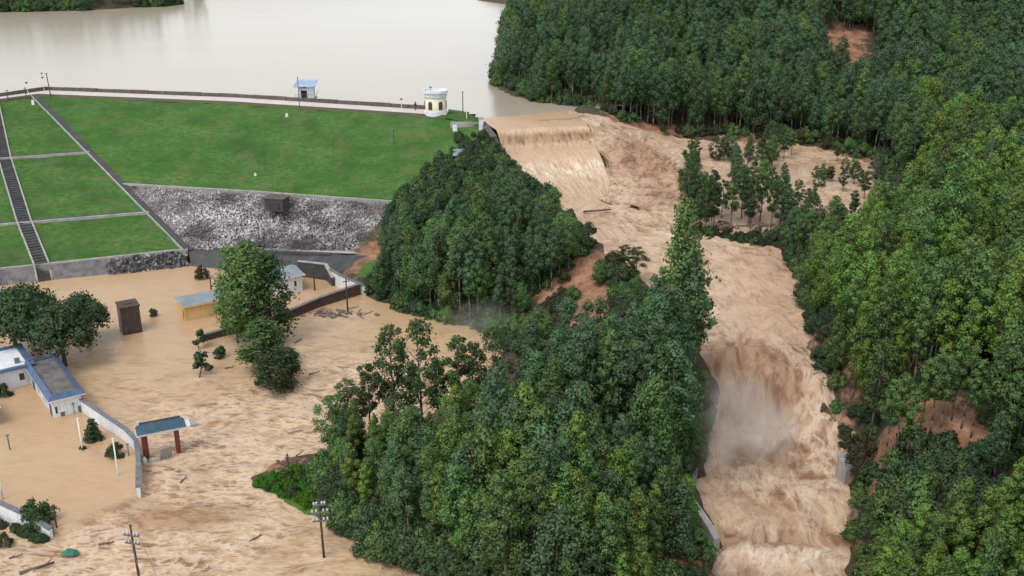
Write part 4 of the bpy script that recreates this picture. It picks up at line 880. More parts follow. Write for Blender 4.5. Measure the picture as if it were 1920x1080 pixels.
# poles in the valley
def flagpole(px, py, h, label, r=0.075, lean=(0, 0)):
    e = empty('flagpole', U(px, py, 0.3), 0, label, 'pole', 'white poles in the flooded compound'); MB().tube((0, 0, -1), (lean[0], lean[1], h), r, r * 0.7).build('shaft', M['whitepole'], e, True); MB().blob((lean[0], lean[1], h + 0.06), r * 1.3, 0.05, 1, 2).build('finial', M['whitepole'], e, True)
flagpole(155, 845, 3.9, 'white pole rising from the flood in front of the conical bush', 0.1)
flagpole(222, 893, 4.4, 'white pole in front of the round clipped bush', 0.1)
flagpole(6, 938, 5.2, 'white pole at the left frame edge behind the low white wall', 0.1)
mast(19, 845, 0.3, 1.9, 'short grey lamp bollard in the flooded yard near the left edge', 'steel', 0.1)
mast(242, 856, 0.3, 1.5, 'short grey post against the curved compound wall', 'steel', 0.09)
mast(107, 992, 0.2, 2.6, 'thin dark broken post beside the tree at the wall end', 'wood', 0.09)
mast(590, 541, 0.3, 3.6, 'dark wooden post in the flooded yard of the white house', 'wood', 0.14)
mast(396, 543, 0, 1.9, 'leaning dark post behind the yellow house', 'wood', 0.13)
def upole(px, py, h, label, arms, r=0.16, lean=(0, 0), rz=0.2, ins=True):
    e = empty('utility_pole', U(px, py, 0), rz, label, 'utility pole', 'utility poles in the flood')
    MB().tube((0, 0, -1.5), (lean[0], lean[1], h), r, r * 0.7, 10).build('shaft', M['wood'], e, True)
    for z, w_ in arms:
        k = z / h; a = MB().box((lean[0] * k, lean[1] * k - r, z), (w_, 0.12, 0.14)).build('crossarm', M['steel'], e)
        if ins:
            for x in (-w_ / 2 + 0.12, -w_ / 5, w_ / 5, w_ / 2 - 0.12):
                MB().lathe([(0.0, 0), (0.05, 0), (0.13, 0.06), (0.07, 0.12), (0.13, 0.18), (0.06, 0.26), (0, 0.3)], 8, (lean[0] * k + x, lean[1] * k - r, z + 0.07)).build('insulator', M['porcelain'], a, True)
    return e
upole(608, 1046, 6.2, 'utility pole with three tiers of pale insulators in front of the wooded spit', ((4.1, 1.5), (5.0, 1.6), (5.8, 1.2)), 0.13, (-0.1, 0))
upole(264, 1100, 6.4, 'utility pole with tangled insulators at the bottom edge', ((4.6, 1.4), (5.4, 1.5)), 0.13, (-0.15, 0), -0.2)
upole(652, 584, 5.4, 'dark utility pole beside the rubble heap at the yard wall', ((4.9, 1.0),), 0.14, (0, 0), 0.3, False)
upole(542, 896, 2.9, 'bare dark pole on the green tip of the wooded spit', ((2.5, 0.5),), 0.13, (0, 0), 0.3, False)
def wire(a, b, sag, label):
    mb = MB(); a, b = Vector(a), Vector(b); pts = [a.lerp(b, t) - Vector((0, 0, sag * 4 * t * (1 - t))) for t in np.linspace(0, 1, 18)]
    mb.path([p - a for p in pts], [0.022] * 18, 4); o = mb.build('power_line', M['coping'], None); o.location = a; tag(o, label, 'cable', 'overhead power lines'); return o
pa = U(264, 1100, 0)
wire(pa + Vector((0.5, 0, 5.5)), pa + Vector((14, -22, 5.5)), 0.8, 'thin overhead wire running from the bottom pole to the lower right')
wire(pa + Vector((-0.5, 0, 5.5)), pa + Vector((12, -22, 5.5)), 0.8, 'thin overhead wire just left of the one from the bottom pole')

# ------------------------------------------------------------------ vegetation
def leaf_mesh(name, clumps, n, size, m, seed, squash=0.8, up=0.25, long=1.5, droop=0.0):
    """leaf faces spread through clumps (x,y,z,r,tone); uneven, with gaps"""
    r = np.random.default_rng(seed); C_ = np.array(clumps, float)
    w = C_[:, 3] ** 2; k = r.choice(len(C_), n, p=w / w.sum())
    d = r.normal(size=(n, 3)); d[:, 2] += up; d /= np.linalg.norm(d, axis=1)[:, None]
    rad = C_[k, 3] * (r.random(n) ** 0.45) * r.uniform(0.8, 1.15, n) * np.where(r.random(n) < 0.2, r.uniform(1.1, 1.7, n), 1.0)
    p = C_[k, :3] + d * rad[:, None] * np.array([1, 1, squash])
    cen = C_[:, :3].mean(0); out = p - cen; out /= np.linalg.norm(out, axis=1)[:, None] + 1e-6
    nm = 0.8 * d + 0.45 * out + 0.4 * r.normal(size=(n, 3)) * 0.7 + np.array([0, 0, 0.25]); nm /= np.linalg.norm(nm, axis=1)[:, None]
    g = d + 0.9 * r.normal(size=(n, 3)); g /= np.linalg.norm(g, axis=1)[:, None]
    t = np.cross(g, r.normal(size=(n, 3))); t[:, 2] -= droop; t -= g * (t * g).sum(1)[:, None]; t /= np.linalg.norm(t, axis=1)[:, None]
    b = np.cross(g, t); s = size * r.uniform(0.55, 1.4, n)[:, None]
    V = np.stack([p - t * s * long * 0.5, p + b * s * 0.5 + g * s * 0.1, p + t * s * long * 0.5, p - b * s * 0.5 + g * s * 0.1], 1).reshape(-1, 3)
    Fq = np.arange(n * 4).reshape(n, 4)
    flip = (np.cross(V[1::4] - V[0::4], V[2::4] - V[0::4]) * nm).sum(1) < 0
    Fq[flip] = Fq[flip][:, ::-1]
    me = bpy.data.meshes.new(name)
    me.vertices.add(n * 4); me.vertices.foreach_set('co', V.astype(np.float32).ravel())
    me.loops.add(n * 4); me.loops.foreach_set('vertex_index', Fq.astype(np.int32).ravel())
    me.polygons.add(n); me.polygons.foreach_set('loop_start', (np.arange(n) * 4).astype(np.int32)); me.polygons.foreach_set('loop_total', np.full(n, 4, np.int32))
    me.update(calc_edges=True)
    me.polygons.foreach_set('use_smooth', np.ones(n, bool))
    tone = np.clip(C_[k, 4] + r.normal(0, 0.13, n), 0, 1)
    a = me.attributes.new('tone', 'FLOAT', 'POINT'); a.data.foreach_set('value', np.repeat(tone, 4).astype(np.float32))
    me.normals_split_custom_set_from_vertices(np.repeat(nm, 4, axis=0).tolist())
    me.materials.append(m); return me
def mesh_of(mb, name, m):
    o = mb.build(name, m, None, True); me = o.data; bpy.data.objects.remove(o); return me
TREES = {}
def euc(kind, seed, H, base, R, nclump, nleaf, leaf, sparse=False):
    r = random.Random(seed); mb = MB(); pts = []; x = y = 0.0
    for k in range(7):
        pts.append(Vector((x, y, H * 0.96 * k / 6))); x += r.uniform(-.14, .14); y += r.uniform(-.14, .14)
    mb.path(pts, [0.15 * (1 - 0.13 * k) * H / 13 for k in range(7)], 6)
    cl = []
    for i in range(nclump):
        t = (i + r.random() * 0.8) / nclump
        prof = (1 - t) ** 0.55 * (0.55 + 0.9 * min(1, t * 3 + 0.15)) if not sparse else (0.55 + 0.45 * math.sin(math.pi * min(1, t * 1.05 + .1)))
        z = H * (base + (1.0 - base) * t); a = i * 2.4 + r.uniform(-.6, .6); rr = R * prof * r.uniform(0.45, 0.95)
        if i == nclump - 1: rr = 0.1
        kz = min(6, max(0, int(z / (H * 0.96) * 6))); q = pts[kz]
        c = Vector((q.x + rr * math.cos(a), q.y + rr * math.sin(a), z)); cr = R * (0.62 - 0.2 * t) * r.uniform(0.75, 1.2) * (0.55 if sparse else 1)
        cl.append((*c, cr, 0.35 + 0.35 * r.random()))
        if sparse or i % 2 == 0: mb.tube((q.x, q.y, max(H * 0.2, z - rr * 1.1)), c, 0.05 * H / 13, 0.02, 5, False)
    TREES[kind] = (mesh_of(mb, 'trunk_' + kind, M['bark']), cl, nleaf, leaf, seed)
for i in range(5): euc('e%d' % i, 11 + i, 13, (0.4, 0.46, 0.34, 0.5, 0.4)[i], (1.4, 1.15, 1.6, 1.3, 1.7)[i], (18, 15, 22, 14, 20)[i], 3500, 0.19)
for i in range(2): euc('m%d' % i, 61 + i, 10, (0.2, 0.3)[i], (2.3, 2.0)[i], (22, 18)[i], 4600, 0.22)
for i in range(3): euc('s%d' % i, 31 + i, 14, (0.42, 0.5, 0.36)[i], (2.3, 2.0, 2.6)[i], (26, 20, 30)[i], 3800, 0.19, True)
euc('t0', 41, 17, 0.12, 2.3, 40, 5200, 0.27); euc('t1', 42, 16, 0.2, 2.0, 34, 4600, 0.26)
CM = {}
def crown_mesh(kind, lk):
    if (kind, lk) not in CM:
        t, cl, n, s, sd_ = TREES[kind]; CM[(kind, lk)] = leaf_mesh('crown_%s_%s' % (kind, lk), cl, n, s, L[lk], sd_ + 5, droop=0.4, squash=0.95)
    return CM[(kind, lk)]
def put_tree(name, kind, lk, loc, rz, sc, label, cat, group=None, tilt=(0, 0)):
    e = bpy.data.objects.new(name, None); col.objects.link(e); e.location = loc; e.rotation_euler = (tilt[0], tilt[1], rz); e.scale = sc if hasattr(sc, '__len__') else (sc, sc, sc); e.empty_display_size = 0.3
    tag(e, label, cat, group)
    a = bpy.data.objects.new('trunk', TREES[kind][0]); col.objects.link(a); a.parent = e
    b = bpy.data.objects.new('crown', crown_mesh(kind, lk)); col.objects.link(b); b.parent = e
    return e, a, b
def poly(l): return [U(*q)[:2] for q in l]
def fill(pl, sp, seed):
    r = np.random.default_rng(seed); pl = np.array(pl); lo, hi = pl.min(0), pl.max(0)
    gx, gy = np.meshgrid(np.arange(lo[0], hi[0], sp), np.arange(lo[1], hi[1], sp * 0.87))
    gx = gx + (np.arange(gx.shape[0]) % 2)[:, None] * sp / 2
    p = np.c_[gx.ravel(), gy.ravel()] + r.uniform(-0.34, 0.34, (gx.size, 2)) * sp
    return p[sdf(p, pl) < 0]
def free(p, margin=0.8):
    return p[river_d(p) > margin]
ZONES = [
 # name, polygon, spacing, height range, leaf kinds, label
 ('spit', poly([(612, 880, 1), (640, 962, .5), (700, 1012, .5), (800, 1066, .5), (900, 1150, 1), (1290, 1180, 0), (1288, 1060, 0), (1272, 1000, .6), (1255, 950, 1), (1268, 880, 3), (1280, 800, 5), (1288, 715, 7), (1200, 722, 7), (1100, 732, 6), (1010, 752, 3), (985, 800, 3.5), (930, 850, 4), (820, 862, 3), (720, 872, 2)]), 1.72, (8.5, 13.5), ('euc', 'euc', 'eucB'), 'dark green eucalyptus packed in the grove on the spit between flood and channel'),
 ('slope', poly([(700, 552, .5), (760, 572, .5), (850, 602, .5), (915, 612, .6), (970, 580, 3), (1050, 520, 7), (1085, 492, 9), (1060, 462, 10.5), (1010, 430, 11.5), (960, 402, 12.5), (900, 385, 13), (850, 385, 12), (800, 405, 10), (765, 440, 7), (745, 490, 2.6)]), 1.85, (7.5, 12), ('eucB', 'euc', 'eucB'), 'eucalyptus in the dark grove on the slope between rubble toe and spillway'),
 ('bank', poly([(1512, 505, 10), (1600, 470, 11), (1700, 452, 11.5), (1800, 445, 12), (2000, 425, 14), (2060, 600, 13), (2060, 700, 11), (1850, 735, 11), (1700, 722, 9.5), (1640, 735, 9), (1575, 722, 7.5), (1550, 640, 9), (1528, 560, 9.5)]), 2.3, (7.5, 13), ('euc', 'bright', 'euc', 'bright'), 'bright green eucalyptus in the plantation on the right bank of the channel'),
 ('corner', poly([(1650, 1090, 0), (1720, 1050, 1.5), (1800, 1020, 3), (1960, 1000, 5), (2080, 990, 6), (2080, 1300, 2), (1640, 1300, -2)]), 1.8, (7, 10), ('bright', 'bright', 'euc'), 'young yellow-green eucalyptus in the bottom right corner'),
 ('cornerhigh', poly([(1850, 800, 9), (1900, 760, 10.5), (1960, 745, 11), (2080, 745, 11.5), (2080, 990, 6), (1960, 960, 6), (1860, 930, 6)]), 1.9, (8.5, 13), ('euc', 'eucB'), 'tall dark eucalyptus at the right edge above the bottom corner grove'),
 ('poolside', poly([(1655, 312, 12), (1745, 395, 11.5), (1800, 425, 12), (2000, 405, 15), (2080, 300, 18), (1850, 262, 16), (1700, 262, 14.5), (1640, 285, 13)]), 2.5, (8.5, 13), ('euc', 'bright', 'eucB'), 'eucalyptus on the rising ground right of the flooded clearing'),
 ('hill', [tuple(q) for q in (*poly([(940, 158, 18.5), (1010, 188, 18.5), (1110, 194, 18.8), (1180, 212, 18), (1270, 244, 14), (1400, 248, 13), (1530, 262, 12.5), (1650, 282, 13.5), (1850, 262, 16), (2080, 300, 18)]), (190, 250), (190, 330), (60, 330), (22, 420), (6, 420), (0.5, 340), (-2, 290))], 2.7, (8.5, 14), ('eucB', 'eucB', 'eucB', 'euc'), 'eucalyptus in the dense forest on the hill beside the reservoir'),
]
SCAR = U(1577, 105, 24.0)
cand = []
for zi, (zn, pl, sp, hr, lks, lab) in enumerate(ZONES):
    p = fill(pl, sp, 100 + zi); p = free(p, 0.9 if zn != 'spit' else 0.3)
    z = ground(p[:, 0], p[:, 1])
    keep_ = z > (0.25 if zn in ('spit', 'slope') else -9); p, z = p[keep_], z[keep_]
    for (x, y), zz in zip(p, z):
        if zn == 'hill' and abs(x - U(1577, 100, 24).x) < 7.0 and 236.5 < y < 268: continue
        if zn == 'bank' and (random.random() < 0.1 or vn(np.array(x * 0.13), np.array(y * 0.13), 77) > 0.8): continue
        hf = 1.0; lks_ = lks
        if zn == 'spit':
            qx, qy = PJ((x, y, zz)); hf = 0.66 + 0.34 * float(ss(np.array(qx), 700, 1040)) if qy < 930 else 0.72 + 0.28 * float(ss(np.array(qx), 640, 900))
            lv = 815 + (qx - 980) * 0.42
            if qx > 930 and lv - 25 < qy < lv + 55: hf *= 0.42
            elif qx > 930 and qy <= lv - 25: hf *= 0.8 + 0.14 * float(ss(np.array(qx), 980, 1150)); lks_ = ('eucB', 'eucB', 'euc')
            else: hf *= 0.9 - 0.22 * float(ss(np.array(qx), 1050, 1280)); lks_ = ('euc', 'euc', 'bright', 'eucB')
        hf *= 0.78 + 0.44 * float(vn(np.array(x * 0.11 + 3), np.array(y * 0.11), 55))
        if random.random() < 0.06: hf *= random.uniform(0.55, 0.8)
        if random.random() < 0.05 and zn != 'corner': hf *= 1.18
        cand.append((x, y, zz, random.choice((0, 1, 2, 3, 4, 0, 1, 2, 3, 4, 0, 1, 2, 3, 4, 5, 6, 5 if zn in ('slope', 'hill') else 2)), random.choice(lks_), random.uniform(*hr) / 13 * hf, random.uniform(0, 6.28), zi))
def dist(c): return math.dist(c[:3], (0, 0, CAMH))
def inframe(c, m=0):
    a = PJ((c[0], c[1], c[2] + 8)); return -m < a[0] < 1920 + m and a[1] > -70 and PJ((c[0], c[1], c[2] + 12))[1] < 1080
order = sorted(cand, key=lambda c: (not inframe(c), dist(c)))
ind, rest = order[:300], order[300:]
rest = [c for c in rest if inframe(c, 260)]
print('TREES', len(cand), len(ind), len(rest), [sum(1 for c in cand if c[7] == k) for k in range(len(ZONES))])
PROTO = {}
KN = ['e0', 'e1', 'e2', 'e3', 'e4', 'm0', 'm1']
for x, y, z, k, lk, s, rz_, zi in ind:
    sx = s * random.uniform(0.92, 1.12)
    bx, by = PJ((x, y, z)); lab = ZONES[zi][5]; zn = ZONES[zi][0]
    tone_w = {'euc': 'mid-green', 'eucB': 'bluish dark green', 'bright': 'bright yellow-green'}[lk]; tall_w = 'tall' if s > 0.88 else ('short' if s < 0.72 else 'medium-height')
    if zn == 'spit':
        where = 'at the flood edge of the wooded spit' if by > 930 and bx < 900 else ('along the channel edge of the wooded spit' if bx > 1190 else ('on the left shoulder of the wooded spit' if bx < 850 else ('at the back of the wooded spit' if by < 830 else ('at the bottom of the frame on the wooded spit' if by > 1010 else 'in the middle of the wooded spit'))))
        lab = '%s %s eucalyptus %s' % (tall_w, tone_w, where)
    elif zn in ('corner', 'bank', 'cornerhigh'):
        where = {'corner': 'in the bottom right corner grove', 'bank': 'in the right bank plantation', 'cornerhigh': 'above the bottom right corner grove'}[zn]
        lab = '%s %s eucalyptus %s, %s' % (tall_w, tone_w, where, 'towards the channel' if bx < 1760 else 'towards the frame edge')
    e, a, b = put_tree('eucalyptus_tree', KN[k], lk, (x, y, z - 0.15), rz_, (sx, sx, s * (1.0 if k < 5 else 1.15)), lab, 'eucalyptus', lab, (random.uniform(-.09, .09), random.uniform(-.09, .09)))
    PROTO.setdefault((k, lk), (a, b))
def scatter(name, pts, protos, label=None):
    """one object: copies of existing plants stood on points (x,y,z,which,rot,scale)"""
    me = bpy.data.meshes.new(name); me.from_pydata([p[:3] for p in pts], [], [])
    for an, ty, ix in (('which', 'INT', 3), ('turn', 'FLOAT', 4), ('size', 'FLOAT', 5)):
        a = me.attributes.new(an, ty, 'POINT'); a.data.foreach_set('value', [p[ix] for p in pts])
    o = bpy.data.objects.new(name, me); col.objects.link(o)
    ng = bpy.data.node_groups.new(name, 'GeometryNodeTree'); ng.interface.new_socket('Geometry', in_out='INPUT', socket_type='NodeSocketGeometry'); ng.interface.new_socket('Geometry', in_out='OUTPUT', socket_type='NodeSocketGeometry')
    gi, go, jn = ng.nodes.new('NodeGroupInput'), ng.nodes.new('NodeGroupOutput'), ng.nodes.new('GeometryNodeJoinGeometry')
    def named(n, t): a = ng.nodes.new('GeometryNodeInputNamedAttribute'); a.data_type = t; a.inputs['Name'].default_value = n; return a.outputs['Attribute']
    wh, tu, si = named('which', 'INT'), named('turn', 'FLOAT'), named('size', 'FLOAT')
    cx = ng.nodes.new('ShaderNodeCombineXYZ'); ng.links.new(tu, cx.inputs['Z'])
    for i, obs in enumerate(protos):
        cmp_ = ng.nodes.new('FunctionNodeCompare'); cmp_.data_type = 'INT'; cmp_.operation = 'EQUAL'; ng.links.new(wh, cmp_.inputs[2]); cmp_.inputs[3].default_value = i
        for ob_ in obs:
            oi = ng.nodes.new('GeometryNodeObjectInfo'); oi.inputs['Object'].default_value = ob_; oi.inputs['As Instance'].default_value = True
            ip = ng.nodes.new('GeometryNodeInstanceOnPoints'); ng.links.new(gi.outputs[0], ip.inputs['Points']); ng.links.new(cmp_.outputs[0], ip.inputs['Selection']); ng.links.new(oi.outputs['Geometry'], ip.inputs['Instance'])
            ng.links.new(cx.outputs[0], ip.inputs['Rotation']); ng.links.new(si, ip.inputs['Scale']); ng.links.new(ip.outputs[0], jn.inputs[0])
    ng.links.new(jn.outputs[0], go.inputs[0])
    md = o.modifiers.new('scatter', 'NODES'); md.node_group = ng
    tag(o, label, kind='stuff'); return o
keys = sorted(PROTO)
for c in rest:
    if (c[3], c[4]) not in PROTO:
        c2 = min(keys, key=lambda q: (q[1] != c[4], abs(q[0] - c[3]))); PROTO[(c[3], c[4])] = PROTO[c2]
keys = sorted(PROTO)
scatter('forest', [(c[0], c[1], c[2] - 0.15, keys.index((c[3], c[4])), c[6], c[5]) for c in rest], [PROTO[k] for k in keys], 'dense eucalyptus forest covering the hill and banks')
# woods on the far shore
fp = fill([U(-220, 22, 18)[:2], U(0, 20, 18.5)[:2], U(200, 16, 18.5)[:2], U(340, 6, 18.5)[:2], (-160, 560), (-420, 560)], 7.0, 300)
fz = ground(fp[:, 0], fp[:, 1]); far_pts = [(x, y, z - 0.3, random.randrange(len(keys)), random.uniform(0, 6), random.uniform(0.8, 1.25)) for (x, y), z in zip(fp, fz) if z > 18.2]
scatter('far_woodland', far_pts, [PROTO[k] for k in keys], 'dark woodland on the far shore of the reservoir')

# thin trees standing in the flooded clearing and at the edges of the groves
thin = [ # base px, py, z, height, kind, label tail
 (1288, 392, 10.4, 11.5), (1300, 402, 10.4, 9.5), (1318, 398, 10.3, 8), (1335, 405, 10.4, 10.5), (1352, 402, 10.4, 7.5), (1372, 410, 10.5, 8), (1390, 405, 10.4, 11), (1408, 412, 10.5, 8.5), (1425, 408, 10.4, 12), (1445, 418, 10.5, 9), (1462, 420, 10.6, 7), (1295, 330, 11, 8.5), (1340, 300, 11.3, 7), (1380, 330, 11, 8), (1420, 345, 10.9, 8.5), (1440, 310, 11.2, 6), (1470, 330, 11, 5), (1365, 285, 11.4, 5), (1555, 340, 11, 4.6), (1580, 360, 10.9, 5.5), (1600, 345, 11, 5.5), (1620, 372, 10.9, 6.5), (1640, 355, 11, 7.5), (1660, 382, 10.9, 7), (1680, 402, 10.9, 8.5), (1700, 410, 11, 8), (1500, 425, 10.5, 6), (1525, 440, 10.4, 6.5), (1480, 470, 10, 8), (1495, 478, 10, 7)]
rt_ = random.Random(5)
thin += [(rt_.uniform(1285, 1475), rt_.uniform(385, 420), 10.5, rt_.uniform(6, 11)) for _ in range(14)] + [(rt_.uniform(1290, 1330), rt_.uniform(290, 380), 10.9, rt_.uniform(6, 9)) for _ in range(7)] + [(rt_.uniform(1370, 1450), rt_.uniform(300, 380), 10.9, rt_.uniform(6, 9.5)) for _ in range(9)] + [(rt_.uniform(1590, 1720), rt_.uniform(345, 420), 10.9, rt_.uniform(4.5, 7)) for _ in range(10)] + [(rt_.uniform(1490, 1580), rt_.uniform(430, 475), 10.3, rt_.uniform(4, 6.5)) for _ in range(9)] + [(rt_.uniform(1500, 1620), rt_.uniform(300, 350), 11, rt_.uniform(3, 5)) for _ in range(8)]
thin += [(rt_.uniform(1330, 1490), rt_.uniform(268, 305), 11.4, rt_.uniform(4, 7)) for _ in range(12)] + [(rt_.uniform(1480, 1560), rt_.uniform(380, 430), 10.6, rt_.uniform(4, 7)) for _ in range(9)]
for i, (px, py, z, h) in enumerate(thin):
    w_ = U(px, py, z); gz = float(ground([w_.x], [w_.y])[0])
    side = 'on the debris strip left of the clearing' if px < 1475 and py > 385 else ('standing in the muddy pool below the hill' if px < 1475 else 'wading at the right of the muddy pool')
    put_tree('slender_tree', ('s0', 'e1', 's2', 'e3', 's1')[i % 5], ('sparse', 'eucB', 'euc')[i % 3], (w_.x, w_.y, min(gz, z) - 0.1), random.uniform(0, 6), (0.78 * (h / 10) ** 0.6, 0.78 * (h / 10) ** 0.6, h / 14), 'slender thin-crowned tree ' + side, 'tree', 'slender trees: ' + side)
edge_trees = [(1268, 668, 8, 19, 't0', 'euc', 'tallest feathery eucalyptus rising left of the channel'), (1288, 676, 7.6, 16.5, 't1', 'eucB', 'tall feathery eucalyptus right beside the tallest one at the channel edge'), (1300, 690, 7, 11, 's1', 'euc', 'shorter feathery eucalyptus at the channel edge below the tallest pair'), (1232, 690, 8, 12.5, 's1', 'euc', 'feathery eucalyptus just left of the tallest pair'),
 (742, 860, 1.5, 14.8, 's0', 'sparse', 'tall thin eucalyptus with umbrella crown against the flood, left of the pair'), (795, 852, 2, 14.6, 's2', 'sparse', 'tall thin eucalyptus with umbrella crown against the flood, right of the pair'), (695, 868, 1.4, 10.5, 's1', 'sparse', 'thin eucalyptus at the left of the umbrella-crowned pair'), (660, 862, 1, 9, 's0', 'euc', 'short feathery eucalyptus at the left shoulder of the spit'), (862, 842, 3, 12, 's1', 'sparse', 'thin eucalyptus against the flood, first right of the pair'), (893, 835, 3, 11, 's0', 'sparse', 'thin eucalyptus against the flood, second right of the pair'), (925, 822, 3, 11.5, 's2', 'sparse', 'thin eucalyptus against the flood, third right of the pair'), (825, 850, 2.4, 10, 's1', 'sparse', 'low thin eucalyptus between the umbrella-crowned pair and the others'), (632, 880, 1, 8, 's2', 'euc', 'leafy young eucalyptus at the outer left corner of the spit'),
 (1190, 530, 8, 5, 's0', 'sparse', 'small wispy tree on the red bank beside the channel'), (1170, 520, 8.2, 4.4, 's1', 'sparse', 'smallest wispy tree on the red bank beside the channel')]
for px, py, z, h, k, lk, lab in edge_trees:
    w_ = U(px, py, z); gz = float(ground([w_.x], [w_.y])[0]); q = 0.55 + 0.03 * h
    if k[0] == 't': q = 1.0
    put_tree('eucalyptus_tree', k, lk, (w_.x, w_.y, gz - 0.1), random.uniform(0, 6), (q, q, h / (17 if k[0] == 't' else 14)), lab, 'eucalyptus')
# trunks on the bare red bank at the right
for i in range(9):
    w_ = U(1668 + i * 19, 800 + (i % 3) * 9, 8.6); gz = float(ground([w_.x], [w_.y])[0])
    put_tree('eucalyptus_tree', 'e%d' % (3 if i % 2 else 1), 'euc', (w_.x, w_.y, gz - 0.1), i * 1.3, (0.7, 0.7, random.uniform(0.58, 0.72)), 'bare-stemmed eucalyptus in the row on the red bank above the dark bushes', 'eucalyptus', 'row on the red bank')

# broad-leaved trees in the compound
def broad(kind, seed, H, R, ncl, nleaf, leaf, base=0.2, lean=0.0):
    r = random.Random(seed); mb = MB(); top = Vector((lean, 0, H * 0.55))
    mb.path([Vector((0, 0, -0.6)), Vector((lean * 0.4, 0, H * 0.25)), top], [0.3 * R / 4, 0.24 * R / 4, 0.14 * R / 4], 8); cl = []
    for i in range(ncl):
        u = r.random(); ph = r.uniform(0, 6.28); el = math.asin(r.uniform(-0.35, 1)); q = r.uniform(0.45, 1) ** 0.5
        c = Vector((lean + R * 0.78 * q * math.cos(el) * math.cos(ph), R * 0.78 * q * math.cos(el) * math.sin(ph), H * (base + 0.32) + (H * (0.9 - base) * 0.55) * math.sin(el) * q))
        cl.append((*c, R * r.uniform(0.24, 0.38), 0.25 + 0.5 * r.random()))
        if i % 3 == 0: mb.tube(Vector((lean * 0.5, 0, H * 0.3)), c, 0.07 * R / 4, 0.02, 5, False)
    TREES[kind] = (mesh_of(mb, 'trunk_' + kind, M['barkdark']), cl, nleaf, leaf, seed)
broad('b0', 51, 9.5, 4.6, 46, 7000, 0.3); broad('b1', 52, 8.5, 4.2, 40, 6000, 0.3); broad('b2', 53, 15, 4.6, 80, 13000, 0.3, 0.02); broad('b3', 54, 6.5, 2.6, 26, 3200, 0.3, 0.0, 0.8); broad('b4', 55, 4.2, 1.3, 14, 1100, 0.26, 0.05)
broad('d0', 57, 5.0, 2.7, 44, 5200, 0.24, -0.25, 0.5); broad('d1', 58, 4.0, 2.0, 30, 3400, 0.24, -0.3, 0.3)
broad('b5', 56, 3.0, 1.4, 20, 3400, 0.135, -0.1)
bt = [(34, 672, 'b0', 'broad', 1.05, 'spreading dark broad-leaved tree at the left edge above the blue roofs'), (122, 684, 'b1', 'broad', 1.05, 'spreading dark broad-leaved tree nearest the pump tower'), (165, 640, 'b1', 'broad', 0.85, 'dark broad-leaved tree behind the pair, below the stone revetment'), (60, 640, 'b0', 'broad', 0.9, 'dark broad-leaved tree behind the one at the left edge'),
 (446, 640, 't0', 'euc', (0.95, 0.95, 0.82), 'tall green tree touching the end of the yellow house roof'), (476, 648, 't1', 'euc', (1.35, 1.35, 0.95), 'tall narrow green tree standing in the flood next to the yellow house'), (514, 640, 't0', 'bush', (1.2, 1.2, 0.76), 'tall light green tree right of the one next to the yellow house'), (495, 690, 't1', 'euc', (1.3, 1.3, 0.45), 'feathery green tree in front of the two tall flooded trees'), (512, 728, 't0', 'bush', (1.1, 1.1, 0.33), 'leaning half-drowned leafy tree in front of the tall one'), (535, 690, 'd1', 'bush', (0.8, 0.8, 0.9), 'smaller drooping tree just behind the leaning one'), (490, 720, 'b4', 'bush', 0.8, 'low drowned leafy branch beside the leaning tree'), (374, 705, 'b4', 'broad', 1.0, 'small dark tree sticking out of the flood left of the leaning tree'), (372, 650, 'b4', 'broad', 0.8, 'small dark tree at the end of the brown yard wall'), (412, 668, 'b5', 'broad', 0.7, 'low dark bush awash between the small trees'),
 (75, 985, 'b5', 'bush', 1.25, 'dark leafy tree at the broken end of the lower white wall'), (217, 858, 'b5', 'broad', 0.8, 'round clipped dark bush inside the compound wall'), (8, 745, 'b5', 'bush', 0.8, 'leafy bush at the front of the blue-roofed office, left edge'), (10, 1020, 'b5', 'bush', 0.55, 'small bush in the flood at the bottom left'), (288, 590, 'b5', 'broad', 0.5, 'small low bush between pump tower and yellow house'), (155, 845, 'b5', 'bush', 0.35, 'tiny bush at the foot of the left white pole'), (380, 520, 'b5', 'dry', 0.9, 'muddy low shrub at the end of the stone revetment')]
for px, py, k, lk, s, lab in bt:
    tl = (0.0, 0.35) if 'leaning' in lab else (0, 0)
    w_ = U(px, py, 0.2); put_tree('bush' if k == 'b5' else 'broad_leaved_tree', k, lk, (w_.x, w_.y, 0.05), random.uniform(0, 6) if k[0] == 'b' else 0.4, s, lab, 'bush' if k == 'b5' else 'tree', None, tl)
# conical clipped bush
cl = [(0.35 * (3 - z) * math.cos(a) * 0.55, 0.35 * (3 - z) * math.sin(a) * 0.55, z, 0.55 - z * 0.11, 0.5) for z in (0.2, 0.8, 1.4, 2.0, 2.6) for a in (0, 1.6, 3.1, 4.7)]
TREES['cone'] = (mesh_of(MB().tube((0, 0, -1), (0, 0, 2.4), 0.12, 0.03), 'trunk_cone', M['barkdark']), cl, 2400, 0.16, 77)
w_ = U(176, 826, 0.3); put_tree('conical_bush', 'cone', 'bush', w_, 0, (1.15, 1.15, 0.95), 'conical green bush against the compound wall near the office', 'bush')

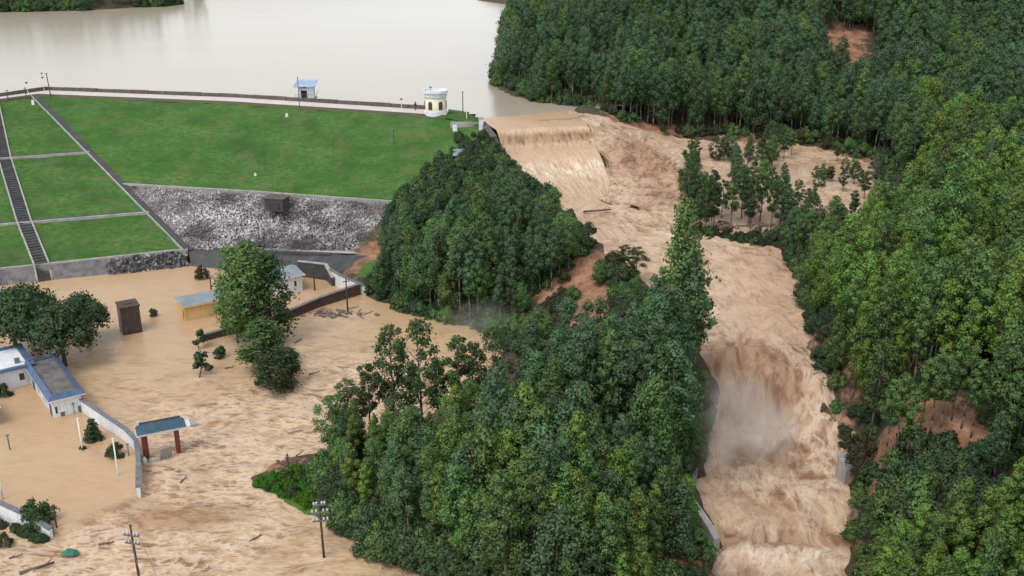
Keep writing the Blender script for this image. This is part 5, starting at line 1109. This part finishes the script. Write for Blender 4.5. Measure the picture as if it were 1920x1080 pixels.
# shrubs: edges of the woods, debris strip, banks
und = []
def shrubs(pl, sp, seed, smin, smax, which, zoff=-0.15, wet=False):
    p = fill(pl, sp, seed); p = free(p, -6 if wet else -0.2); zz_ = ground(p[:, 0], p[:, 1])
    if wet: zz_ = np.maximum(zz_, RIV(p[:, 0], p[:, 1]) - 0.1)
    for (x, y), z in zip(p, zz_):
        und.append((x, y, z + zoff, random.choice(which), random.uniform(0, 6), random.uniform(smin, smax)))
BP = {}
def bush_proto(name, lk, px, py, z, s, lab):
    w_ = U(px, py, z); gz = float(ground([w_.x], [w_.y])[0]); return put_tree(name, 'b5', lk, (w_.x, w_.y, gz - 0.1), 1.0, s, lab, 'bush')[1:]
protos = [bush_proto('bush', 'bush', 862, 262, 17.5, 0.7, 'green bush at the top of the grass abutment near the white block'), bush_proto('bush', 'broad', 905, 262, 17.3, 0.8, 'dark bush behind the spillway wall'), bush_proto('bush', 'dry', 1330, 428, 10.6, 0.5, 'muddy shrub at the left end of the debris strip'), bush_proto('bush', 'lush', 512, 905, 0.6, 0.5, 'bright green bush at the tip of the wooded spit'), bush_proto('bush', 'euc', 955, 318, 14.5, 0.9, 'leafy bush beside the lower end of the spillway wall')]
shrubs(poly([(838, 305, 14.5), (900, 292, 15.8), (940, 305, 15), (990, 348, 13), (1045, 395, 11.4), (1100, 450, 10.2), (1085, 490, 9), (1010, 430, 11.5), (960, 400, 12.5), (900, 380, 13), (850, 380, 12), (800, 400, 10), (765, 435, 7), (745, 480, 2.6), (728, 470, 3), (740, 400, 8), (770, 350, 11)]), 1.5, 401, 0.8, 1.7, (0, 1, 1, 4, 4))
shrubs(poly([(855, 240, 18.6), (900, 243, 18.6), (925, 275, 16.8), (930, 295, 15.6), (880, 300, 15.6), (840, 285, 16)]), 2.6, 402, 0.4, 0.8, (0, 0, 1))
shrubs(poly([(1285, 412, 10.5), (1340, 418, 10.6), (1460, 428, 10.7), (1500, 455, 10.3), (1470, 452, 10), (1400, 440, 10.2), (1310, 428, 10)]), 1.0, 403, 0.3, 0.75, (1, 2, 2, 4), -0.15, True)
shrubs(poly([(1490, 478, 9.8), (1520, 505, 10), (1545, 600, 9.3), (1560, 690, 8.3), (1590, 760, 6.5), (1560, 760, 5), (1535, 690, 6), (1525, 600, 8), (1500, 530, 9)]), 1.5, 404, 0.6, 1.2, (1, 1, 4))
shrubs(poly([(1660, 835, 7), (1760, 828, 8.5), (1840, 860, 8), (1860, 960, 5), (1760, 1010, 3.2), (1680, 1010, 1.6), (1650, 960, 1.4), (1640, 900, 2.5)]), 1.5, 405, 1.0, 1.9, (1, 1, 1, 4))
shrubs(poly([(1570, 800, 5), (1600, 810, 5.5), (1640, 860, 5), (1630, 900, 2.5), (1590, 870, 2)]), 1.8, 406, 0.4, 0.9, (1, 2))
shrubs(poly([(500, 898, .4), (560, 885, 1), (615, 890, 1.4), (620, 940, 1.2), (580, 955, .4), (530, 930, .3), (480, 908, .2)]), 0.8, 407, 0.35, 0.6, (3, 3, 3, 0))
shrubs(poly([(1265, 880, 3), (1290, 800, 5), (1300, 700, 7), (1312, 690, 7), (1308, 800, 4.5), (1295, 860, 2.5), (1290, 950, 1), (1330, 1040, 0), (1300, 1100, 0), (1270, 1000, 1)]), 1.5, 408, 0.6, 1.2, (1, 4))
shrubs(poly([(690, 545, .5), (730, 480, 2.6), (760, 500, 3), (800, 590, .3), (740, 572, .3)]), 1.6, 409, 0.6, 1.2, (1, 0, 4))
shrubs(poly([(1000, 560, 5), (1050, 520, 7.5), (1085, 500, 8.6), (1040, 560, 5.6), (980, 620, 1.5)]), 2.2, 410, 0.4, 0.8, (1, 2, 4))
shrubs(poly([(940, 158, 18.3), (1010, 189, 18.3), (1110, 196, 18.5), (1110, 186, 19), (1010, 178, 18.6), (950, 150, 18.6)]), 1.3, 411, 0.8, 1.5, (1, 4))
shrubs(poly([(926, 160, 18), (934, 120, 18), (943, 85, 18), (955, 85, 18.5), (950, 130, 18.5), (945, 165, 18.3)]), 2.2, 435, 1.0, 1.7, (1, 4))
shrubs(poly([(1440, 424, 10.7), (1500, 445, 10.5), (1525, 500, 10), (1490, 482, 9.8), (1455, 445, 10)]), 1.1, 436, 0.5, 1.1, (1, 2, 4), -0.15, True)
shrubs(poly([(1290, 300, 11.3), (1330, 300, 11.3), (1340, 400, 10.4), (1290, 400, 10.4)]), 1.7, 442, 0.3, 0.8, (1, 2, 4), -0.15, True)
shrubs(poly([(1590, 345, 11), (1720, 400, 10.9), (1690, 425, 10.8), (1600, 400, 10.8)]), 1.8, 443, 0.3, 0.8, (1, 2, 4), -0.15, True)
shrubs(poly([(1060, 186, 18.5), (1150, 198, 19.5), (1200, 220, 17), (1130, 204, 18), (1070, 198, 18)]), 1.6, 437, 0.5, 1.0, (1, 2, 4))
shrubs(poly([(1270, 250, 12.5), (1400, 252, 12.3), (1530, 266, 12), (1650, 292, 12), (1650, 280, 13), (1530, 254, 13), (1400, 242, 13.5), (1270, 240, 14)]), 2.0, 412, 0.6, 1.1, (1, 1, 2, 4))
for zn, pl, sp, hr, lks, lab in ZONES[:6]:
    shrubs(pl, 2.1, 420 + len(und) % 50, 0.5, 1.0, (1, 1, 4))
shrubs(poly([(600, 900, 1), (615, 975, .2), (690, 1022, .2), (790, 1078, .2), (900, 1120, 1), (900, 1080, 2), (800, 1030, 2), (700, 970, 2), (650, 900, 2)]), 1.1, 430, 0.7, 1.5, (0, 1, 4, 4))
shrubs(poly([(640, 950, .5), (800, 1060, .5), (950, 1110, 1), (1290, 1130, 0), (1290, 1090, 0), (1000, 1060, 2.5), (800, 1000, 2.5), (680, 930, 2)]), 1.2, 438, 0.8, 1.6, (0, 1, 4, 4))
shrubs(poly([(700, 560, .3), (800, 594, .3), (915, 618, .3), (950, 600, 2), (850, 590, 1.2), (760, 565, 1.2)]), 1.2, 439, 0.6, 1.3, (1, 1, 4))
shrubs(poly([(1180, 222, 17), (1270, 250, 13), (1400, 254, 12.2), (1530, 268, 12), (1650, 300, 11.8), (1660, 285, 13.2), (1530, 252, 13.5), (1400, 240, 14), (1270, 236, 15)]), 1.3, 440, 0.6, 1.4, (1, 4, 4, 2))
shrubs(poly([(1000, 585, 3), (1060, 530, 6.5), (1085, 560, 5.5), (1050, 620, 4)]), 1.7, 431, 0.5, 1.0, (1, 2, 4))
shrubs(poly([(1125, 500, 8.5), (1180, 520, 8.3), (1250, 585, 8), (1280, 650, 8), (1200, 660, 7), (1150, 590, 6)]), 1.5, 432, 0.5, 1.3, (0, 1, 4, 2))
shrubs(poly([(1560, 700, 8), (1640, 745, 8.5), (1650, 850, 6), (1620, 870, 4), (1590, 820, 4), (1570, 760, 6)]), 1.35, 433, 0.5, 1.3, (1, 1, 4, 2))
shrubs(poly([(1600, 930, .5), (1640, 890, 2.5), (1680, 1010, 1.6), (1650, 1100, 0), (1618, 1080, -1), (1618, 1000, 0)]), 1.4, 434, 0.5, 1.2, (1, 4, 4))
shrubs(poly([(1298, 690, 7.2), (1318, 690, 6), (1322, 735, 4), (1316, 800, 1.8), (1302, 862, 0), (1290, 840, 3), (1290, 760, 6)]), 1.0, 444, 0.6, 1.3, (1, 4, 4), -0.15)
shrubs(poly([(925, 622, .3), (955, 655, .2), (1000, 680, 2), (1010, 610, 2.5), (960, 592, 2)]), 1.2, 445, 0.5, 1.2, (1, 4, 2), -0.1)
shrubs(poly([(1540, 745, 4.5), (1570, 800, 3.5), (1600, 850, 2.5), (1590, 870, .5), (1560, 810, 1.5), (1542, 770, 3)]), 1.2, 446, 0.5, 1.1, (1, 2, 4), -0.1)
hp = np.array([(p.x, p.y) for p in wl_pts[:]])
for i in range(70):
    t = random.random() * (len(wl_pts) - 1); k = int(t); q = wl_pts[k].lerp(wl_pts[k + 1], t - k); und.append((q.x - 0.4 + random.uniform(-.15, .15), q.y - 0.75 + random.uniform(-.25, .25), -0.25, random.choice((1, 1, 0)), random.uniform(0, 6), random.uniform(0.28, 0.42)))
for (x, y), z in zip(*(lambda q: (q, ground(q[:, 0], q[:, 1])))(fill([U(-220, 24, 18)[:2], U(0, 21, 18)[:2], U(200, 18, 18)[:2], U(345, 7, 18)[:2], U(330, 2, 20)[:2], U(200, 4, 24)[:2], U(0, 4, 26)[:2], U(-220, 8, 26)[:2]], 2.3, 441))):
    if z > 17.8: und.append((x, y, z - 0.3, random.choice((1, 1, 4)), random.uniform(0, 6), random.uniform(1.6, 2.8)))
scatter('undergrowth', und, protos, 'tangled shrubs and undergrowth along banks and wood edges')

# debris
def debris(px, py, z, n, sx, sy, label, m='debris', name='debris_heap'):
    e = empty(name, U(px, py, z), 0, label, 'debris')
    for k in range(n):
        x, y = random.gauss(0, sx * .5), random.gauss(0, sy * .5)
        if k % 2: a = random.uniform(-1.4, 1.4); l = random.uniform(0.6, 2.2); MB().tube((x, y, 0.1), (x + l * math.cos(a), y + l * math.sin(a), random.uniform(0.05, .5)), 0.07, 0.04, 6).build('branch', M[m], e)
        else: MB().blob((x, y, 0.05), random.uniform(0.15, 0.45), 0.4, 1, k, (1.3, 1, 0.7)).build('clod', M[m], e)
debris(632, 590, 0, 60, 4.0, 2.0, 'grey rubble and branches heaped at the foot of the pole by the yard wall', 'debrisgrey')
debris(545, 872, 0.5, 26, 2.6, 1.6, 'brown mud and branches piled on the tip of the wooded spit')
debris(1395, 424, 10.7, 50, 8, 1.6, 'dark branches heaped along the strip below the flooded clearing')
e = empty('floating_log', U(72, 1066, 0.05), 0.5, 'dark log with leaves drifting at the bottom left', 'log'); MB().tube((-1.6, 0, 0.05), (1.4, 0.1, 0.15), 0.16, 0.1).build('trunk_piece', M['debris'], e, True); MB().tube((0.6, 0, 0.1), (1.3, 0.6, 0.4), 0.07, 0.03).build('branch', M['debris'], e)
e = empty('floating_log', U(1120, 398, 9.6), 0.15, 'long dark log caught in the water below the chute', 'log'); MB().tube((-2.4, 0, 0.2), (2.4, 0.2, 0.35), 0.2, 0.12).build('trunk_piece', M['debris'], e, True); MB().tube((0.8, 0, 0.3), (1.6, 0.5, 0.7), 0.08, 0.03).build('branch', M['debris'], e)
e = empty('floating_tarpaulin', U(131, 1038, 0.05), 0.2, 'crumpled green tarpaulin floating at the bottom left', 'tarpaulin'); mb = MB()
bm = [(-.8, -.3, 0), (-.3, -.5, .15), (.3, -.45, .1), (.9, -.3, 0), (-.6, .1, .25), (-.1, .05, .6), (.4, .1, .35), (.8, .1, .05), (-.5, .5, 0), (0, .6, .15), (.5, .5, .05)]
mb.add(bm, [(0, 1, 5, 4), (1, 2, 6, 5), (2, 3, 7, 6), (4, 5, 9, 8), (5, 6, 10, 9), (6, 7, 10)]); mb.build('sheet', M['green'], e)
MB().add([(-.3, -.52, 0.0), (.5, -.48, 0), (.1, -.2, .3)], [(0, 1, 2)]).build('fold', M['door'], e)

# ------------------------------------------------------------------ spray hanging over the falls
def mist(px, py, z, size, dens, seed):
    m = bpy.data.materials.new('spray'); m.use_nodes = True; nt = m.node_tree; nt.nodes.clear()
    out = nt.nodes.new('ShaderNodeOutputMaterial'); v = nt.nodes.new('ShaderNodeVolumePrincipled'); v.inputs['Color'].default_value = (1, 0.99, 0.97, 1); v.inputs['Anisotropy'].default_value = 0.2
    tcn = nt.nodes.new('ShaderNodeTexCoord'); o_ = tcn.outputs['Object']
    ln = nt.nodes.new('ShaderNodeVectorMath'); ln.operation = 'LENGTH'; nt.links.new(o_, ln.inputs[0])
    fall = maprange(nt, ln.outputs['Value'], 1.0, 0.15); n = noise(nt, mapping(nt, o_, (1, 1, 0.7)), 2.2, 3, 0.6)
    nt.links.new(math_(nt, 'MULTIPLY', math_(nt, 'MULTIPLY', fall, maprange(nt, n, 0.36, 0.7)), dens), v.inputs['Density']); nt.links.new(v.outputs[0], out.inputs['Volume'])
    bm = bmesh.new(); bmesh.ops.create_icosphere(bm, subdivisions=3, radius=1.0); me = bpy.data.meshes.new('spray_mist'); bm.to_mesh(me); bm.free(); me.materials.append(m)
    o = bpy.data.objects.new('spray_mist', me); col.objects.link(o); o.location = U(px, py, z); o.scale = size; tag(o, 'pale spray drifting over the falls' if px > 1200 else 'thin spray at the foot of the wooded slope', kind='stuff')
mist(1385, 800, 2.5, (7.5, 9, 6.5), 0.3, 1)
mist(905, 605, 1.5, (7, 5, 4.0), 0.16, 2)


for i, (px, py, l_, a_, lab) in enumerate(((430, 690, 1.2, 0.2, 'bare branch drifting below the low dark bush'), (590, 700, 1.6, 0.5, 'branch drifting in mid-flood left of the umbrella-crowned trees'), (345, 900, 1.3, 1.2, 'branch swirling below the gatehouse'), (200, 1020, 1.5, 0.1, 'branch drifting near the green tarpaulin'), (480, 1010, 1.4, 0.7, 'branch drifting left of the three-tier utility pole'), (30, 1045, 1.2, 0.3, 'short branch at the bottom left edge'), (560, 640, 1.5, 0.9, 'branch drifting beyond the drooping tree'))):
    e = empty('floating_branch', U(px, py, 0.05), a_, lab, 'branch'); MB().tube((-l_ / 2, 0, 0.02), (l_ / 2, 0.1, 0.12), 0.09, 0.04, 6).build('stem', M['debris'], e, True)
    for k in range(3): MB().tube((-l_ / 4 + k * l_ / 4, 0.03, 0.08), (-l_ / 4 + k * l_ / 4 + 0.3, 0.3 * (-1) ** k, 0.3), 0.035, 0.015, 5).build('twig', M['debris'], e, True)
